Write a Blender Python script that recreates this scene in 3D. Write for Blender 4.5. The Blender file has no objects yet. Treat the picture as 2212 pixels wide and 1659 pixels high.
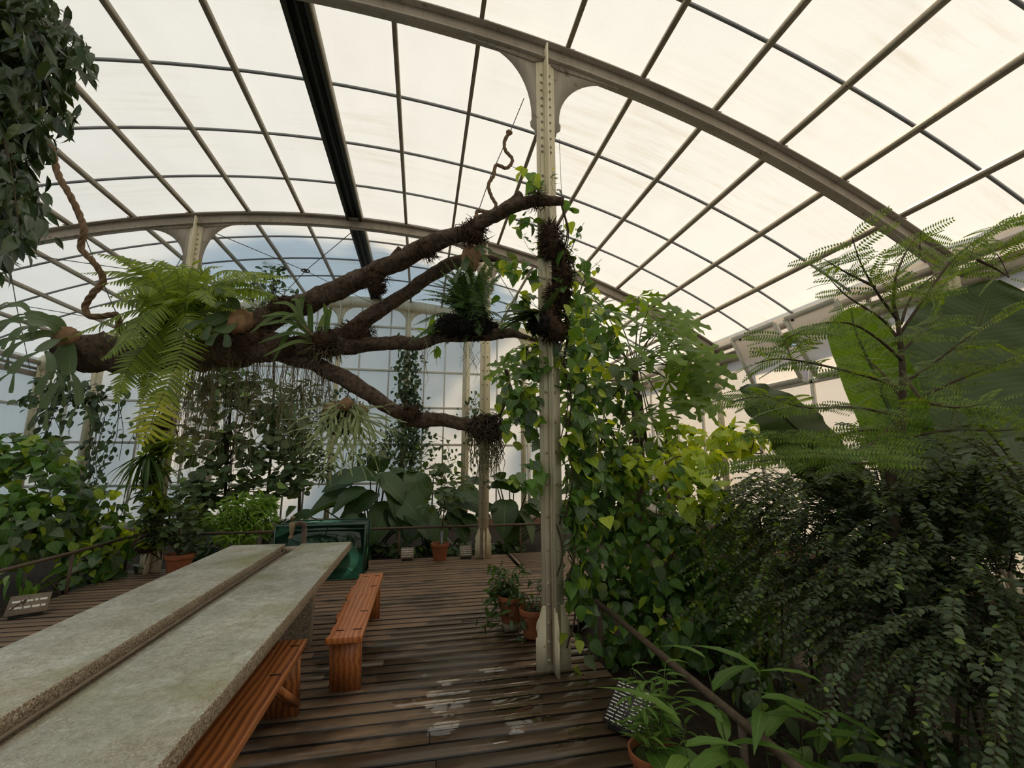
import bpy, math, random
import numpy as np
from mathutils import Vector, Matrix

# ------------------------------------------------------------------ camera, world, sun, exposure
SC = bpy.context.scene
COL = SC.collection
W, H, FPX = 2212, 1659, 938.0
CAMH = 1.55
CAM = np.array([0.0, 0.0, CAMH])
PITCH, YAW = math.radians(10.12), math.radians(-11.74)
cd = bpy.data.cameras.new('camera'); co = bpy.data.objects.new('camera', cd); COL.objects.link(co)
co.location = CAM; co.rotation_euler = (math.pi / 2 + PITCH, 0, YAW)
cd.sensor_width = 36; cd.lens = FPX / W * 36; cd.clip_start = 0.05; cd.clip_end = 200
SC.camera = co

world = bpy.data.worlds.new('sky'); SC.world = world; world.use_nodes = True
bg = world.node_tree.nodes['Background']
bg.inputs[0].default_value = (0.54, 0.74, 1.0, 1); bg.inputs[1].default_value = 1.45

SUN_TO = Vector((0.55, 0.46, 0.70)).normalized()
sd = bpy.data.lights.new('sun', 'SUN'); so = bpy.data.objects.new('sun', sd); COL.objects.link(so)
so.rotation_euler = SUN_TO.to_track_quat('Z', 'Y').to_euler()
so.location = (12, 8, 16)
sd.energy = 5.9; sd.angle = math.radians(2.0); sd.color = (1.0, 0.83, 0.60)

SC.view_settings.view_transform = 'Standard'; SC.view_settings.look = 'None'
SC.view_settings.exposure = 0.0; SC.view_settings.gamma = 1.0; SC.view_settings.use_curve_mapping = False
cy = SC.cycles
cy.max_bounces = 7; cy.diffuse_bounces = 5; cy.glossy_bounces = 3; cy.transmission_bounces = 5
cy.transparent_max_bounces = 8; cy.caustics_reflective = False; cy.caustics_refractive = False
cy.use_adaptive_sampling = True; cy.adaptive_threshold = 0.02
cy.sample_clamp_indirect = 4.0
try:
    cy.use_denoising = True; cy.denoiser = 'OPENIMAGEDENOISE'
except Exception:
    pass

rng = np.random.default_rng(7)
random.seed(7)

# ------------------------------------------------------------------ photo -> place measuring
_cp, _sp, _cy, _sy = math.cos(PITCH), math.sin(PITCH), math.cos(-YAW), math.sin(-YAW)
def ray(x, y):
    u = (x - W / 2) / FPX; v = -(y - H / 2) / FPX
    f = _cp - v * _sp; z = _sp + v * _cp           # forward (horizontal) and up for unit depth
    return np.array([u * _cy + f * _sy, f * _cy - u * _sy, z])
def P(x, y, Y):
    d = ray(x, y); return CAM + d * (Y / d[1])
def PX(x, y, X):
    d = ray(x, y); return CAM + d * (X / d[0])
def PZ(x, y, z):
    d = ray(x, y); return CAM + d * ((z - CAMH) / d[2])
def depth(p):
    q = np.asarray(p) - CAM
    return q[0] * _sy * _cp + q[1] * _cy * _cp + q[2] * _sp
def rad(p, px): return px * depth(p) / FPX

# ------------------------------------------------------------------ mesh collector
class Tpl:
    def __init__(s, V, F, UV=None):
        s.V = np.array(V, float)
        s.sizes = np.array([len(f) for f in F], np.int32)
        s.loops = np.array([i for f in F for i in f], np.int32)
        uv = np.array(UV, float) if UV is not None else np.zeros((len(V), 2))
        s.uv = uv[s.loops]

class MB:
    def __init__(s): s.V = []; s.S = []; s.L = []; s.M = []; s.U = []; s.n = 0
    def add(s, V, F, mat=0, UV=None):
        s.inst(Tpl(V, F, UV), None, None, mat)
    def inst(s, t, R, T, mat=0):
        if R is None: V = t.V[None]
        else: V = np.einsum('nij,vj->nvi', R, t.V) + T[:, None, :]
        N, nv = V.shape[0], V.shape[1]
        if N == 0: return
        s.V.append(V.reshape(-1, 3))
        s.S.append(np.tile(t.sizes, N))
        s.L.append((t.loops[None] + (np.arange(N, dtype=np.int32) * nv)[:, None] + s.n).ravel())
        s.U.append(np.tile(t.uv, (N, 1)))
        m = np.asarray(mat)
        if m.ndim == 0: s.M.append(np.full(N * len(t.sizes), int(m), np.int32))
        else: s.M.append(np.repeat(m.astype(np.int32), len(t.sizes)))
        s.n += N * nv
    def build(s, name, mats, parent=None, smooth=False, loc=None):
        me = bpy.data.meshes.new(name)
        if s.n:
            V = np.concatenate(s.V); S = np.concatenate(s.S); L = np.concatenate(s.L); U = np.concatenate(s.U); M = np.concatenate(s.M)
            me.vertices.add(len(V)); me.vertices.foreach_set('co', V.astype(np.float32).ravel())
            me.loops.add(len(L)); me.loops.foreach_set('vertex_index', L)
            me.polygons.add(len(S)); st = np.concatenate([[0], np.cumsum(S)[:-1]]).astype(np.int32)
            me.polygons.foreach_set('loop_start', st)
            try: me.polygons.foreach_set('loop_total', S.astype(np.int32))
            except Exception: pass
            me.polygons.foreach_set('material_index', M)
            uvl = me.uv_layers.new(name='UVMap'); uvl.data.foreach_set('uv', U.astype(np.float32).ravel())
            if smooth: me.polygons.foreach_set('use_smooth', np.ones(len(S), bool))
            me.update(calc_edges=True)
        for m in (mats if isinstance(mats, (list, tuple)) else [mats]): me.materials.append(m)
        o = bpy.data.objects.new(name, me); COL.objects.link(o)
        if parent is not None: o.parent = parent
        if loc is not None: o.location = loc
        return o

def tag(o, label=None, cat=None, group=None, kind=None):
    if label: o['label'] = label
    if cat: o['category'] = cat
    if group: o['group'] = group
    if kind: o['kind'] = kind
    return o
def struct(o): o['kind'] = 'structure'; return o
def empty(name, loc=(0, 0, 0), rz=0.0):
    o = bpy.data.objects.new(name, None); COL.objects.link(o); o.location = loc; o.rotation_euler = (0, 0, rz)
    o.empty_display_size = 0.1
    return o

# parts are built in world coordinates; an empty at the thing's base parents them with the inverse offset
def adopt(root, *parts):
    inv = Matrix.LocRotScale(root.location, root.rotation_euler, None).inverted()
    for p in parts:
        p.parent = root; p.matrix_parent_inverse = inv
    return root

def sub(child, part):
    child.parent = part; child.matrix_parent_inverse = Matrix.Identity(4); return child

def box(mb, a, b, mat=0):
    (x0, y0, z0), (x1, y1, z1) = a, b
    V = [(x0, y0, z0), (x1, y0, z0), (x1, y1, z0), (x0, y1, z0), (x0, y0, z1), (x1, y0, z1), (x1, y1, z1), (x0, y1, z1)]
    mb.add(V, [(0, 3, 2, 1), (4, 5, 6, 7), (0, 1, 5, 4), (1, 2, 6, 5), (2, 3, 7, 6), (3, 0, 4, 7)], mat,
           [(v[0], v[1]) for v in V])
def bar(mb, p, q, w, h, up=(0, 0, 1), mat=0):
    p, q = np.array(p, float), np.array(q, float); d = q - p; L = np.linalg.norm(d); d /= L
    up = np.array(up, float); s = np.cross(d, up); s /= np.linalg.norm(s); u = np.cross(s, d)
    V = []
    for c in (p, q):
        for a, b in ((-1, -1), (1, -1), (1, 1), (-1, 1)): V.append(c + s * a * w / 2 + u * b * h / 2)
    mb.add(V, [(0, 1, 2, 3), (7, 6, 5, 4), (0, 4, 5, 1), (1, 5, 6, 2), (2, 6, 7, 3), (3, 7, 4, 0)], mat)
def smooth_path(pts, n=6):
    pts = np.array(pts, float)
    if len(pts) < 3: 
        t = np.linspace(0, 1, n + 1)[:, None]; return pts[0] * (1 - t) + pts[-1] * t
    Q = np.vstack([2 * pts[0] - pts[1], pts, 2 * pts[-1] - pts[-2]]); out = []
    for i in range(1, len(Q) - 2):
        p0, p1, p2, p3 = Q[i - 1:i + 3]
        for k in range(n):
            t = k / n
            out.append(.5 * (2 * p1 + (p2 - p0) * t + (2 * p0 - 5 * p1 + 4 * p2 - p3) * t * t + (3 * p1 - p0 - 3 * p2 + p3) * t ** 3))
    out.append(Q[-2]); return np.array(out)
def tube(mb, pts, r, sides=8, mat=0, rough=0.0, sub=0, cap=True, twist=0.0):
    pts = np.array(pts, float)
    r = np.broadcast_to(np.asarray(r, float), (len(pts),)).copy()
    if sub:
        k = np.column_stack([pts, r]); k = smooth_path(k, sub); pts, r = k[:, :3], np.maximum(k[:, 3], 1e-4)
    n = len(pts); d = np.gradient(pts, axis=0); d /= (np.linalg.norm(d, axis=1)[:, None] + 1e-12)
    u = np.cross(d[0], (0.31, 0.2, 0.93)); u /= np.linalg.norm(u)
    V = []; UV = []; a = np.arange(sides) * 2 * math.pi / sides
    dist = 0
    ph = rng.uniform(0, 6, 4)
    for i in range(n):
        u = u - d[i] * u.dot(d[i]); u /= np.linalg.norm(u); w = np.cross(d[i], u)
        if i: dist += np.linalg.norm(pts[i] - pts[i - 1])
        rr = np.full(sides, r[i])
        if rough:
            rr = rr * (1 + rough * (0.5 * np.sin(a * 2 + ph[0] + dist * 5) + .4 * np.sin(a * 3 + ph[1] - dist * 11) + .5 * np.sin(dist * 17 + ph[2] + a) + 0.35 * rng.normal(size=sides)))
        aa = a + twist * dist
        V.append(pts[i] + (np.cos(aa) * rr)[:, None] * u + (np.sin(aa) * rr)[:, None] * w)
        UV += [(k / sides, dist) for k in range(sides)]
    V = np.concatenate(V); F = []
    for i in range(n - 1):
        for k in range(sides):
            k2 = (k + 1) % sides; F.append((i * sides + k, i * sides + k2, (i + 1) * sides + k2, (i + 1) * sides + k))
    if cap and sides > 2: F.append(tuple(range(sides))[::-1]); F.append(tuple((n - 1) * sides + k for k in range(sides)))
    mb.add(V, F, mat, UV)
def lathe(mb, c, prof, seg=20, mat=0):
    V = []; F = []
    for r, z in prof:
        for k in range(seg):
            a = 2 * math.pi * k / seg; V.append((c[0] + r * math.cos(a), c[1] + r * math.sin(a), c[2] + z))
    for i in range(len(prof) - 1):
        for k in range(seg):
            k2 = (k + 1) % seg; F.append((i * seg + k, i * seg + k2, (i + 1) * seg + k2, (i + 1) * seg + k))
    F.append(tuple(range(seg))[::-1]); F.append(tuple((len(prof) - 1) * seg + k for k in range(seg)))
    mb.add(V, F, mat)
def plate(mb, pts, plane, off, t, mat=0):
    """extrude a 2D outline; plane 'xz' (thickness along y) or 'yz' (thickness along x)"""
    n = len(pts); V = []
    for s in (-t / 2, t / 2):
        for a, b in pts: V.append((a, off + s, b) if plane == 'xz' else (off + s, a, b))
    F = [tuple(range(n)), tuple(range(2 * n - 1, n - 1, -1))]
    for i in range(n):
        j = (i + 1) % n; F.append((i, i + n, j + n, j))
    mb.add(V, F, mat)
def dome_tpl(seg=8, rings=3):
    V = [(0, 0, 1)]; F = []
    for i in range(1, rings + 1):
        th = math.pi / 2 * i / rings
        for k in range(seg):
            a = 2 * math.pi * k / seg; V.append((math.sin(th) * math.cos(a), math.sin(th) * math.sin(a), math.cos(th)))
    for k in range(seg): F.append((0, 1 + k, 1 + (k + 1) % seg))
    for i in range(rings - 1):
        for k in range(seg):
            a, b = 1 + i * seg + k, 1 + i * seg + (k + 1) % seg; F.append((a, a + seg, b + seg, b))
    return Tpl(V, F)
RIV = dome_tpl()
def rivets(mb, pts, nrm, r=0.013, mat=0):
    if not len(pts): return
    n = np.array(nrm, float); n /= np.linalg.norm(n); a = np.cross(n, (0.3, 0.5, 0.8)); a /= np.linalg.norm(a); b = np.cross(n, a)
    R = np.stack([a * r, b * r, n * r * 0.75], axis=1)
    mb.inst(RIV, np.repeat(R[None], len(pts), 0), np.array(pts, float), mat)

# ------------------------------------------------------------------ materials
def newmat(name):
    m = bpy.data.materials.new(name); m.use_nodes = True; nt = m.node_tree; nt.nodes.clear()
    out = nt.nodes.new('ShaderNodeOutputMaterial'); return m, nt, out
def N(nt, t, **k):
    n = nt.nodes.new(t)
    for a, b in k.items():
        if a == 'inputs':
            for i, v in b.items(): n.inputs[i].default_value = v
        else: setattr(n, a, b)
    return n
def ramp(nt, fac, stops):
    r = nt.nodes.new('ShaderNodeValToRGB'); e = r.color_ramp.elements
    while len(e) < len(stops): e.new(0.5)
    for el, (p, c) in zip(e, stops): el.position = p; el.color = (*c, 1) if len(c) == 3 else c
    nt.links.new(fac, r.inputs[0]); return r.outputs[0]
def coords(nt, scale=(1, 1, 1), obj=False):
    if obj: src = N(nt, 'ShaderNodeTexCoord').outputs['Object']
    else: src = N(nt, 'ShaderNodeNewGeometry').outputs['Position']
    mp = N(nt, 'ShaderNodeMapping'); mp.inputs['Scale'].default_value = scale; nt.links.new(src, mp.inputs[0]); return mp.outputs[0]
def noise(nt, vec, scale, detail=4, rough=.55):
    n = N(nt, 'ShaderNodeTexNoise', inputs={'Scale': scale, 'Detail': detail, 'Roughness': rough}); nt.links.new(vec, n.inputs['Vector']); return n.outputs['Fac']
def mix(nt, f, a, b, typ='MIX'):
    m = N(nt, 'ShaderNodeMix', data_type='RGBA', blend_type=typ)
    for s, v in ((0, f), (6, a), (7, b)):
        if isinstance(v, (int, float)): m.inputs[s].default_value = v
        elif isinstance(v, tuple): m.inputs[s].default_value = (*v, 1)
        else: nt.links.new(v, m.inputs[s])
    return m.outputs[2]
def math_(nt, op, a, b=None):
    m = N(nt, 'ShaderNodeMath', operation=op)
    for i, v in ((0, a), (1, b)):
        if v is None: continue
        if isinstance(v, (int, float)): m.inputs[i].default_value = v
        else: nt.links.new(v, m.inputs[i])
    return m.outputs[0]
def princ(nt, out, color, rough=.6, spec=.5, metal=0, bump=None, bumpd=.01, bstr=.5):
    b = N(nt, 'ShaderNodeBsdfPrincipled')
    if isinstance(color, tuple): b.inputs['Base Color'].default_value = (*color, 1)
    else: nt.links.new(color, b.inputs['Base Color'])
    if isinstance(rough, (int, float)): b.inputs['Roughness'].default_value = rough
    else: nt.links.new(rough, b.inputs['Roughness'])
    b.inputs['Specular IOR Level'].default_value = spec; b.inputs['Metallic'].default_value = metal
    if bump is not None:
        bm = N(nt, 'ShaderNodeBump', inputs={'Strength': bstr, 'Distance': bumpd}); nt.links.new(bump, bm.inputs['Height']); nt.links.new(bm.outputs[0], b.inputs['Normal'])
    nt.links.new(b.outputs[0], out.inputs[0]); return b

def mat_sheet(name, col=(0.80, 0.745, 0.645), stain=(0.52, 0.40, 0.22), amt=0.5):
    m, nt, out = newmat(name)
    v = coords(nt, (0.5, 7.0, 1)); n1 = noise(nt, v, 1.6, 6, .65)
    v2 = coords(nt, (1, 1, 1)); n2 = noise(nt, v2, 0.55, 3); n3 = noise(nt, v2, 45, 3, .7)
    f = math_(nt, 'MULTIPLY', ramp(nt, n1, [(0.45, (0, 0, 0)), (0.75, (1, 1, 1))]), ramp(nt, n2, [(0.42, (0, 0, 0)), (0.66, (1, 1, 1))]))
    f = math_(nt, 'MULTIPLY', f, amt)
    cl = noise(nt, coords(nt, (1.6, .9, 1)), 1.1, 4, .6)
    c = mix(nt, ramp(nt, cl, [(.35, (0, 0, 0)), (.7, (.3, .3, .3))]), col, tuple(x * .84 for x in col))
    c = mix(nt, f, c, stain)
    c = mix(nt, ramp(nt, n3, [(0.60, (0, 0, 0)), (0.78, (.35, .35, .35))]), c, (0.5, 0.45, 0.36))
    d = N(nt, 'ShaderNodeBsdfDiffuse'); t = N(nt, 'ShaderNodeBsdfTranslucent'); mx = N(nt, 'ShaderNodeMixShader', inputs={0: 0.52})
    nt.links.new(c, d.inputs[0]); nt.links.new(c, t.inputs[0]); nt.links.new(d.outputs[0], mx.inputs[1]); nt.links.new(t.outputs[0], mx.inputs[2])
    nt.links.new(mx.outputs[0], out.inputs[0]); return m
def mat_paint(name, c1, c2, c3, sc=9.0, rough=.55, thr=.62):
    m, nt, out = newmat(name); v = coords(nt); a = noise(nt, v, sc, 6, .65); b = noise(nt, v, 2.3, 4)
    vs = coords(nt, (22, 22, 1.6)); s = noise(nt, vs, 1.0, 4)
    c = ramp(nt, b, [(.35, c1), (.65, c2)])
    c = mix(nt, ramp(nt, a, [(thr, (0, 0, 0)), (thr + .06, (1, 1, 1))]), c, c3)
    c = mix(nt, ramp(nt, s, [(.52, (0, 0, 0)), (.8, (.5, .5, .5))]), c, c3)
    princ(nt, out, c, rough, .35, bump=a, bumpd=.004); return m
def mat_plain(name, c1, c2, sc=8.0, rough=.7, spec=.3, metal=0, bumpd=.01, stretch=(1, 1, 1), detail=5, bstr=.6):
    m, nt, out = newmat(name); v = coords(nt, stretch); a = noise(nt, v, sc, detail, .6)
    princ(nt, out, ramp(nt, a, [(.3, c1), (.7, c2)]), rough, spec, metal, bump=a, bumpd=bumpd, bstr=bstr); return m
def mat_leaf(name, c1, c2, young=None, trans=.35, rough=.42, vein='mid', vc=None, tcol=None, spec=.45):
    m, nt, out = newmat(name)
    g = N(nt, 'ShaderNodeNewGeometry'); rnd = g.outputs['Random Per Island']
    stops = [(0.0, c1), (0.75, c2)] + ([(0.93, c2), (0.97, young)] if young else [(1.0, c2)])
    col = ramp(nt, rnd, stops)
    if vein != 'none':
        uv = N(nt, 'ShaderNodeUVMap'); sp = N(nt, 'ShaderNodeSeparateXYZ'); nt.links.new(uv.outputs[0], sp.inputs[0])
        a = math_(nt, 'ABSOLUTE', math_(nt, 'SUBTRACT', sp.outputs[0], .5))
        mk = math_(nt, 'LESS_THAN', a, .02)
        if vein == 'lines': mk = math_(nt, 'MAXIMUM', mk, math_(nt, 'LESS_THAN', math_(nt, 'PINGPONG', math_(nt, 'SUBTRACT', a, .01), .15), .009))
        if vein == 'lateral':
            q = math_(nt, 'PINGPONG', math_(nt, 'SUBTRACT', sp.outputs[1], math_(nt, 'MULTIPLY', a, .45)), .045)
            mk = math_(nt, 'MAXIMUM', mk, math_(nt, 'MULTIPLY', math_(nt, 'LESS_THAN', q, .005), .6))
        if vein == 'fine':
            q = math_(nt, 'PINGPONG', math_(nt, 'SUBTRACT', sp.outputs[1], math_(nt, 'MULTIPLY', a, .25)), .012)
            mk = math_(nt, 'MAXIMUM', mk, math_(nt, 'MULTIPLY', math_(nt, 'LESS_THAN', q, .004), .35))
        vcol = vc or tuple(min(1, x * 1.7 + .02) for x in c2)
        col = mix(nt, math_(nt, 'MULTIPLY', mk, .6), col, vcol)
    b = N(nt, 'ShaderNodeBsdfPrincipled'); nt.links.new(col, b.inputs['Base Color'])
    b.inputs['Roughness'].default_value = rough; b.inputs['Specular IOR Level'].default_value = spec
    tr = N(nt, 'ShaderNodeBsdfTranslucent')
    tc = mix(nt, 1.0, col, tcol or (2.2, 1.9, .55), 'MULTIPLY'); nt.links.new(tc, tr.inputs[0])
    mx = N(nt, 'ShaderNodeMixShader', inputs={0: trans}); nt.links.new(b.outputs[0], mx.inputs[1]); nt.links.new(tr.outputs[0], mx.inputs[2])
    nt.links.new(mx.outputs[0], out.inputs[0]); return m

M = {}
M['roof'] = mat_sheet('roof_sheet')
M['glass_end'] = mat_sheet('milky_wall_glass', (0.90, 0.82, 0.72), (0.7, 0.6, 0.48), .4)
M['steel'] = mat_paint('grey_beige_paint', (.31, .265, .205), (.41, .355, .28), (.17, .12, .07), rough=.5)
M['purlin'] = mat_paint('weathered_purlin', (.24, .20, .135), (.34, .29, .20), (.12, .08, .045), sc=16)
M['cream'] = mat_paint('cream_paint', (.66, .59, .40), (.78, .71, .52), (.26, .18, .09), rough=.5, thr=.66)
M['white'] = mat_paint('white_paint', (.60, .58, .50), (.70, .68, .60), (.42, .37, .26), thr=.7)
M['dark_steel'] = mat_plain('dark_ridge_steel', (.028, .034, .03), (.05, .055, .045), 20)
M['joint'] = mat_plain('grey_glazing_joint', (.2, .21, .22), (.28, .28, .28), 5)
M['soil'] = mat_plain('dark_soil', (.012, .009, .006), (.035, .026, .016), 14, rough=.95, bumpd=.05)
M['brick'] = mat_plain('old_brick', (.12, .06, .035), (.2, .11, .07), 9, rough=.9)
M['plaster'] = mat_plain('old_pink_plaster', (.30, .21, .16), (.42, .31, .24), 3, rough=.9)
M['rust'] = mat_plain('rusty_pipe', (.075, .05, .034), (.13, .09, .062), 30, rough=.6, spec=.4)
M['bark'] = mat_plain('rough_bark', (.032, .022, .016), (.19, .13, .088), 26, rough=.95, bumpd=.05, stretch=(1, 1, 1), detail=9, bstr=.9)
M['moss_bark'] = mat_plain('mossy_fibre', (.035, .02, .012), (.14, .08, .045), 40, rough=1, bumpd=.05, detail=9, bstr=.9)
M['root'] = mat_plain('hanging_roots', (.13, .11, .055), (.27, .23, .13), 12, rough=.9)
M['black'] = mat_plain('black_fibre', (.008, .008, .007), (.022, .02, .016), 30, rough=1, bumpd=.03)
M['stem'] = mat_plain('green_stem', (.05, .08, .02), (.1, .13, .04), 10, rough=.6)
M['twig'] = mat_plain('brown_twig', (.05, .035, .02), (.1, .07, .045), 20, rough=.85)
M['terracotta'] = mat_plain('terracotta', (.26, .085, .035), (.38, .14, .06), 11, rough=.8, bumpd=.003)
M['moss'] = mat_plain('green_moss', (.025, .04, .008), (.07, .09, .02), 40, rough=1, bumpd=.02)
M['rope'] = mat_plain('brown_rope', (.14, .085, .045), (.26, .17, .10), 60, rough=.95, bumpd=.008)
M['wire'] = mat_plain('steel_wire', (.06, .055, .05), (.1, .095, .085), 10, rough=.5)
M['sign'] = mat_plain('sign_board', (.16, .12, .085), (.23, .18, .13), 18, rough=.6)
M['sign_dark'] = mat_plain('dark_sign', (.03, .028, .026), (.05, .046, .042), 18, rough=.5)
M['letter'] = mat_plain('pale_lettering', (.62, .6, .52), (.72, .7, .62), 20, rough=.6)
M['tagblue'] = mat_plain('slate_tag', (.11, .13, .15), (.16, .18, .2), 12)
M['shield'] = mat_plain('brown_shield_frond', (.16, .09, .045), (.33, .2, .10), 14, rough=.8, bumpd=.01)
M['pvc'] = mat_plain('pvc_pipe', (.5, .47, .4), (.6, .57, .5), 5)
M['brass'] = mat_plain('brass_tap', (.2, .14, .08), (.34, .26, .16), 30, rough=.5, metal=.3)
# deck
def mat_deck():
    m, nt, out = newmat('wet_deck_boards')
    v = coords(nt, (1.0, 9, 6)); g = noise(nt, v, 5, 8, .62)
    g3 = N(nt, 'ShaderNodeNewGeometry').outputs['Random Per Island']
    base = ramp(nt, g, [(.3, (.19, .11, .062)), (.7, (.32, .20, .115))])
    base = mix(nt, math_(nt, 'MULTIPLY', g3, .45), base, (.12, .085, .055))
    vb = coords(nt, (.9, 1.3, 1)); w = noise(nt, vb, 1.35, 5, .6)
    sp = N(nt, 'ShaderNodeSeparateXYZ'); nt.links.new(coords(nt), sp.inputs[0])
    # wetter towards the near end of the walkway, where water drips from the column
    dx = math_(nt, 'SUBTRACT', sp.outputs[0], .75); dy = math_(nt, 'SUBTRACT', sp.outputs[1], 3.0)
    dd = math_(nt, 'ADD', math_(nt, 'MULTIPLY', math_(nt, 'MULTIPLY', dx, dx), 1.2), math_(nt, 'MULTIPLY', math_(nt, 'MULTIPLY', dy, dy), .45))
    dist = math_(nt, 'SQRT', dd)
    wf = math_(nt, 'SUBTRACT', w, math_(nt, 'MULTIPLY', dist, .085))
    wet = ramp(nt, wf, [(.33, (0, 0, 0)), (.42, (1, 1, 1))])
    base = mix(nt, math_(nt, 'MULTIPLY', wet, .72), base, (.045, .032, .022))
    sm = noise(nt, coords(nt, (3, 5, 1)), 4.5, 3); spots = ramp(nt, sm, [(.70, (0, 0, 0)), (.73, (1, 1, 1))])
    base = mix(nt, math_(nt, 'MULTIPLY', spots, .7), base, (.03, .022, .016))
    alg = noise(nt, coords(nt), 2.2, 4); base = mix(nt, math_(nt, 'MULTIPLY', ramp(nt, alg, [(.5, (0, 0, 0)), (.75, (1, 1, 1))]), .3), base, (.075, .085, .035))
    pn = noise(nt, coords(nt, (1.7, 2.3, 1)), 2.1, 3, .5)
    ex = math_(nt, 'SUBTRACT', sp.outputs[0], .62); ey = math_(nt, 'SUBTRACT', sp.outputs[1], 3.18)
    e2 = math_(nt, 'ADD', math_(nt, 'MULTIPLY', math_(nt, 'MULTIPLY', ex, ex), 1.0), math_(nt, 'MULTIPLY', math_(nt, 'MULTIPLY', ey, ey), 1.4))
    pud = ramp(nt, math_(nt, 'SUBTRACT', pn, math_(nt, 'MULTIPLY', e2, .42)), [(.425, (0, 0, 0)), (.45, (1, 1, 1))])
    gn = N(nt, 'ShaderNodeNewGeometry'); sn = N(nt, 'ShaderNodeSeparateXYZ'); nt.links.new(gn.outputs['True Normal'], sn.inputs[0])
    base = mix(nt, math_(nt, 'LESS_THAN', sn.outputs[2], .7), base, (.010, .008, .006))  # side faces near-black: the darkness of the gaps is put into the colour
    r = mix(nt, wet, (.6, .6, .6), (.28, .28, .28)); r = mix(nt, pud, r, (.035, .035, .035))
    b = princ(nt, out, base, .6, .5)
    nt.links.new(r, b.inputs['Roughness']); nt.links.new(pud, b.inputs['Coat Weight']); b.inputs['Coat IOR'].default_value = 2.0; b.inputs['Coat Roughness'].default_value = .03
    bm = N(nt, 'ShaderNodeBump', inputs={'Distance': .004}); nt.links.new(g, bm.inputs['Height'])
    nt.links.new(math_(nt, 'SUBTRACT', .5, math_(nt, 'MULTIPLY', pud, .49)), bm.inputs['Strength']); nt.links.new(bm.outputs[0], b.inputs['Normal'])
    return m
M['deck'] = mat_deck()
def mat_granite():
    m, nt, out = newmat('algae_stained_granite')
    v = coords(nt); vo = N(nt, 'ShaderNodeTexVoronoi', inputs={'Scale': 230.0}); nt.links.new(v, vo.inputs['Vector'])
    sp = ramp(nt, vo.outputs['Color'], [(.1, (.10, .07, .045)), (.42, (.38, .29, .19)), (.72, (.55, .46, .34)), (.95, (.85, .8, .7))])
    n1 = noise(nt, v, 60, 3, .7); fine = ramp(nt, n1, [(.35, (.55, .55, .55)), (.65, (1, 1, 1))]); c = mix(nt, 1.0, sp, fine, 'MULTIPLY')
    g = N(nt, 'ShaderNodeNewGeometry'); s = N(nt, 'ShaderNodeSeparateXYZ'); nt.links.new(g.outputs['Normal'], s.inputs[0])
    top = ramp(nt, s.outputs[2], [(.8, (0, 0, 0)), (.95, (1, 1, 1))])
    a1 = noise(nt, v, 2.0, 6, .65); film = ramp(nt, a1, [(.38, (.44, .47, .40)), (.56, (.66, .68, .62)), (.72, (.34, .36, .18))])
    film = mix(nt, ramp(nt, noise(nt, v, 34, 5, .75), [(.35, (0, 0, 0)), (.7, (.8, .8, .8))]), film, (.17, .16, .11))
    f2 = math_(nt, 'MULTIPLY', top, ramp(nt, noise(nt, v, 5, 6, .7), [(.30, (.42, .42, .42)), (.6, (.85, .85, .85))]))
    c = mix(nt, f2, c, film)
    al = noise(nt, v, 1.3, 4); c = mix(nt, math_(nt, 'MULTIPLY', math_(nt, 'MULTIPLY', top, .6), ramp(nt, al, [(.52, (0, 0, 0)), (.68, (1, 1, 1))])), c, (.22, .22, .05))
    rg = ramp(nt, a1, [(.4, (.34, .34, .34)), (.65, (.7, .7, .7))])
    princ(nt, out, c, rg, .45, bump=noise(nt, v, 90, 3), bumpd=.003); return m
M['granite'] = mat_granite()
def mat_bench(name, a, b, c):
    m, nt, out = newmat(name)
    v = coords(nt, (26, 1.6, 26)); n0 = noise(nt, v, 1.2, 7, .62)
    wv = N(nt, 'ShaderNodeTexWave', wave_type='BANDS', bands_direction='X', inputs={'Scale': 9.0, 'Distortion': 5.0, 'Detail': 3.0, 'Detail Scale': 1.2}); nt.links.new(coords(nt, (1, .16, 1)), wv.inputs['Vector'])
    wf_ = math_(nt, 'ADD', math_(nt, 'MULTIPLY', wv.outputs['Fac'], .45), math_(nt, 'MULTIPLY', n0, .55))
    col = ramp(nt, wf_, [(.22, a), (.48, b), (.75, c)])
    col = mix(nt, ramp(nt, n0, [(.5, (0, 0, 0)), (.8, (.6, .6, .6))]), col, a)
    kn = noise(nt, coords(nt, (6, 3, 3)), 2.0, 2); col = mix(nt, ramp(nt, kn, [(.68, (0, 0, 0)), (.74, (.9, .9, .9))]), col, (.06, .025, .01))
    princ(nt, out, col, .38, .45, bump=n0, bumpd=.003); return m
M['bench'] = mat_bench('orange_varnished_wood', (.32, .095, .028), (.50, .17, .05), (.60, .23, .075))
M['bench_dark'] = mat_bench('darker_varnished_wood', (.15, .048, .016), (.36, .12, .036), (.5, .19, .06))
def mat_tank():
    m, nt, out = newmat('green_tank_glass')
    t = N(nt, 'ShaderNodeBsdfTransparent'); t.inputs[0].default_value = (.60, .78, .68, 1)
    g = N(nt, 'ShaderNodeBsdfGlossy', inputs={1: .05}); g.inputs[0].default_value = (.8, 1, .9, 1)
    d = N(nt, 'ShaderNodeBsdfDiffuse'); d.inputs[0].default_value = (.03, .10, .07, 1)
    fr = N(nt, 'ShaderNodeFresnel', inputs={0: 1.5})
    m1 = N(nt, 'ShaderNodeMixShader', inputs={0: .12}); nt.links.new(t.outputs[0], m1.inputs[1]); nt.links.new(d.outputs[0], m1.inputs[2])
    m2 = N(nt, 'ShaderNodeMixShader'); nt.links.new(fr.outputs[0], m2.inputs[0]); nt.links.new(m1.outputs[0], m2.inputs[1]); nt.links.new(g.outputs[0], m2.inputs[2])
    nt.links.new(m2.outputs[0], out.inputs[0]); return m
M['tank'] = mat_tank()
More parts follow.
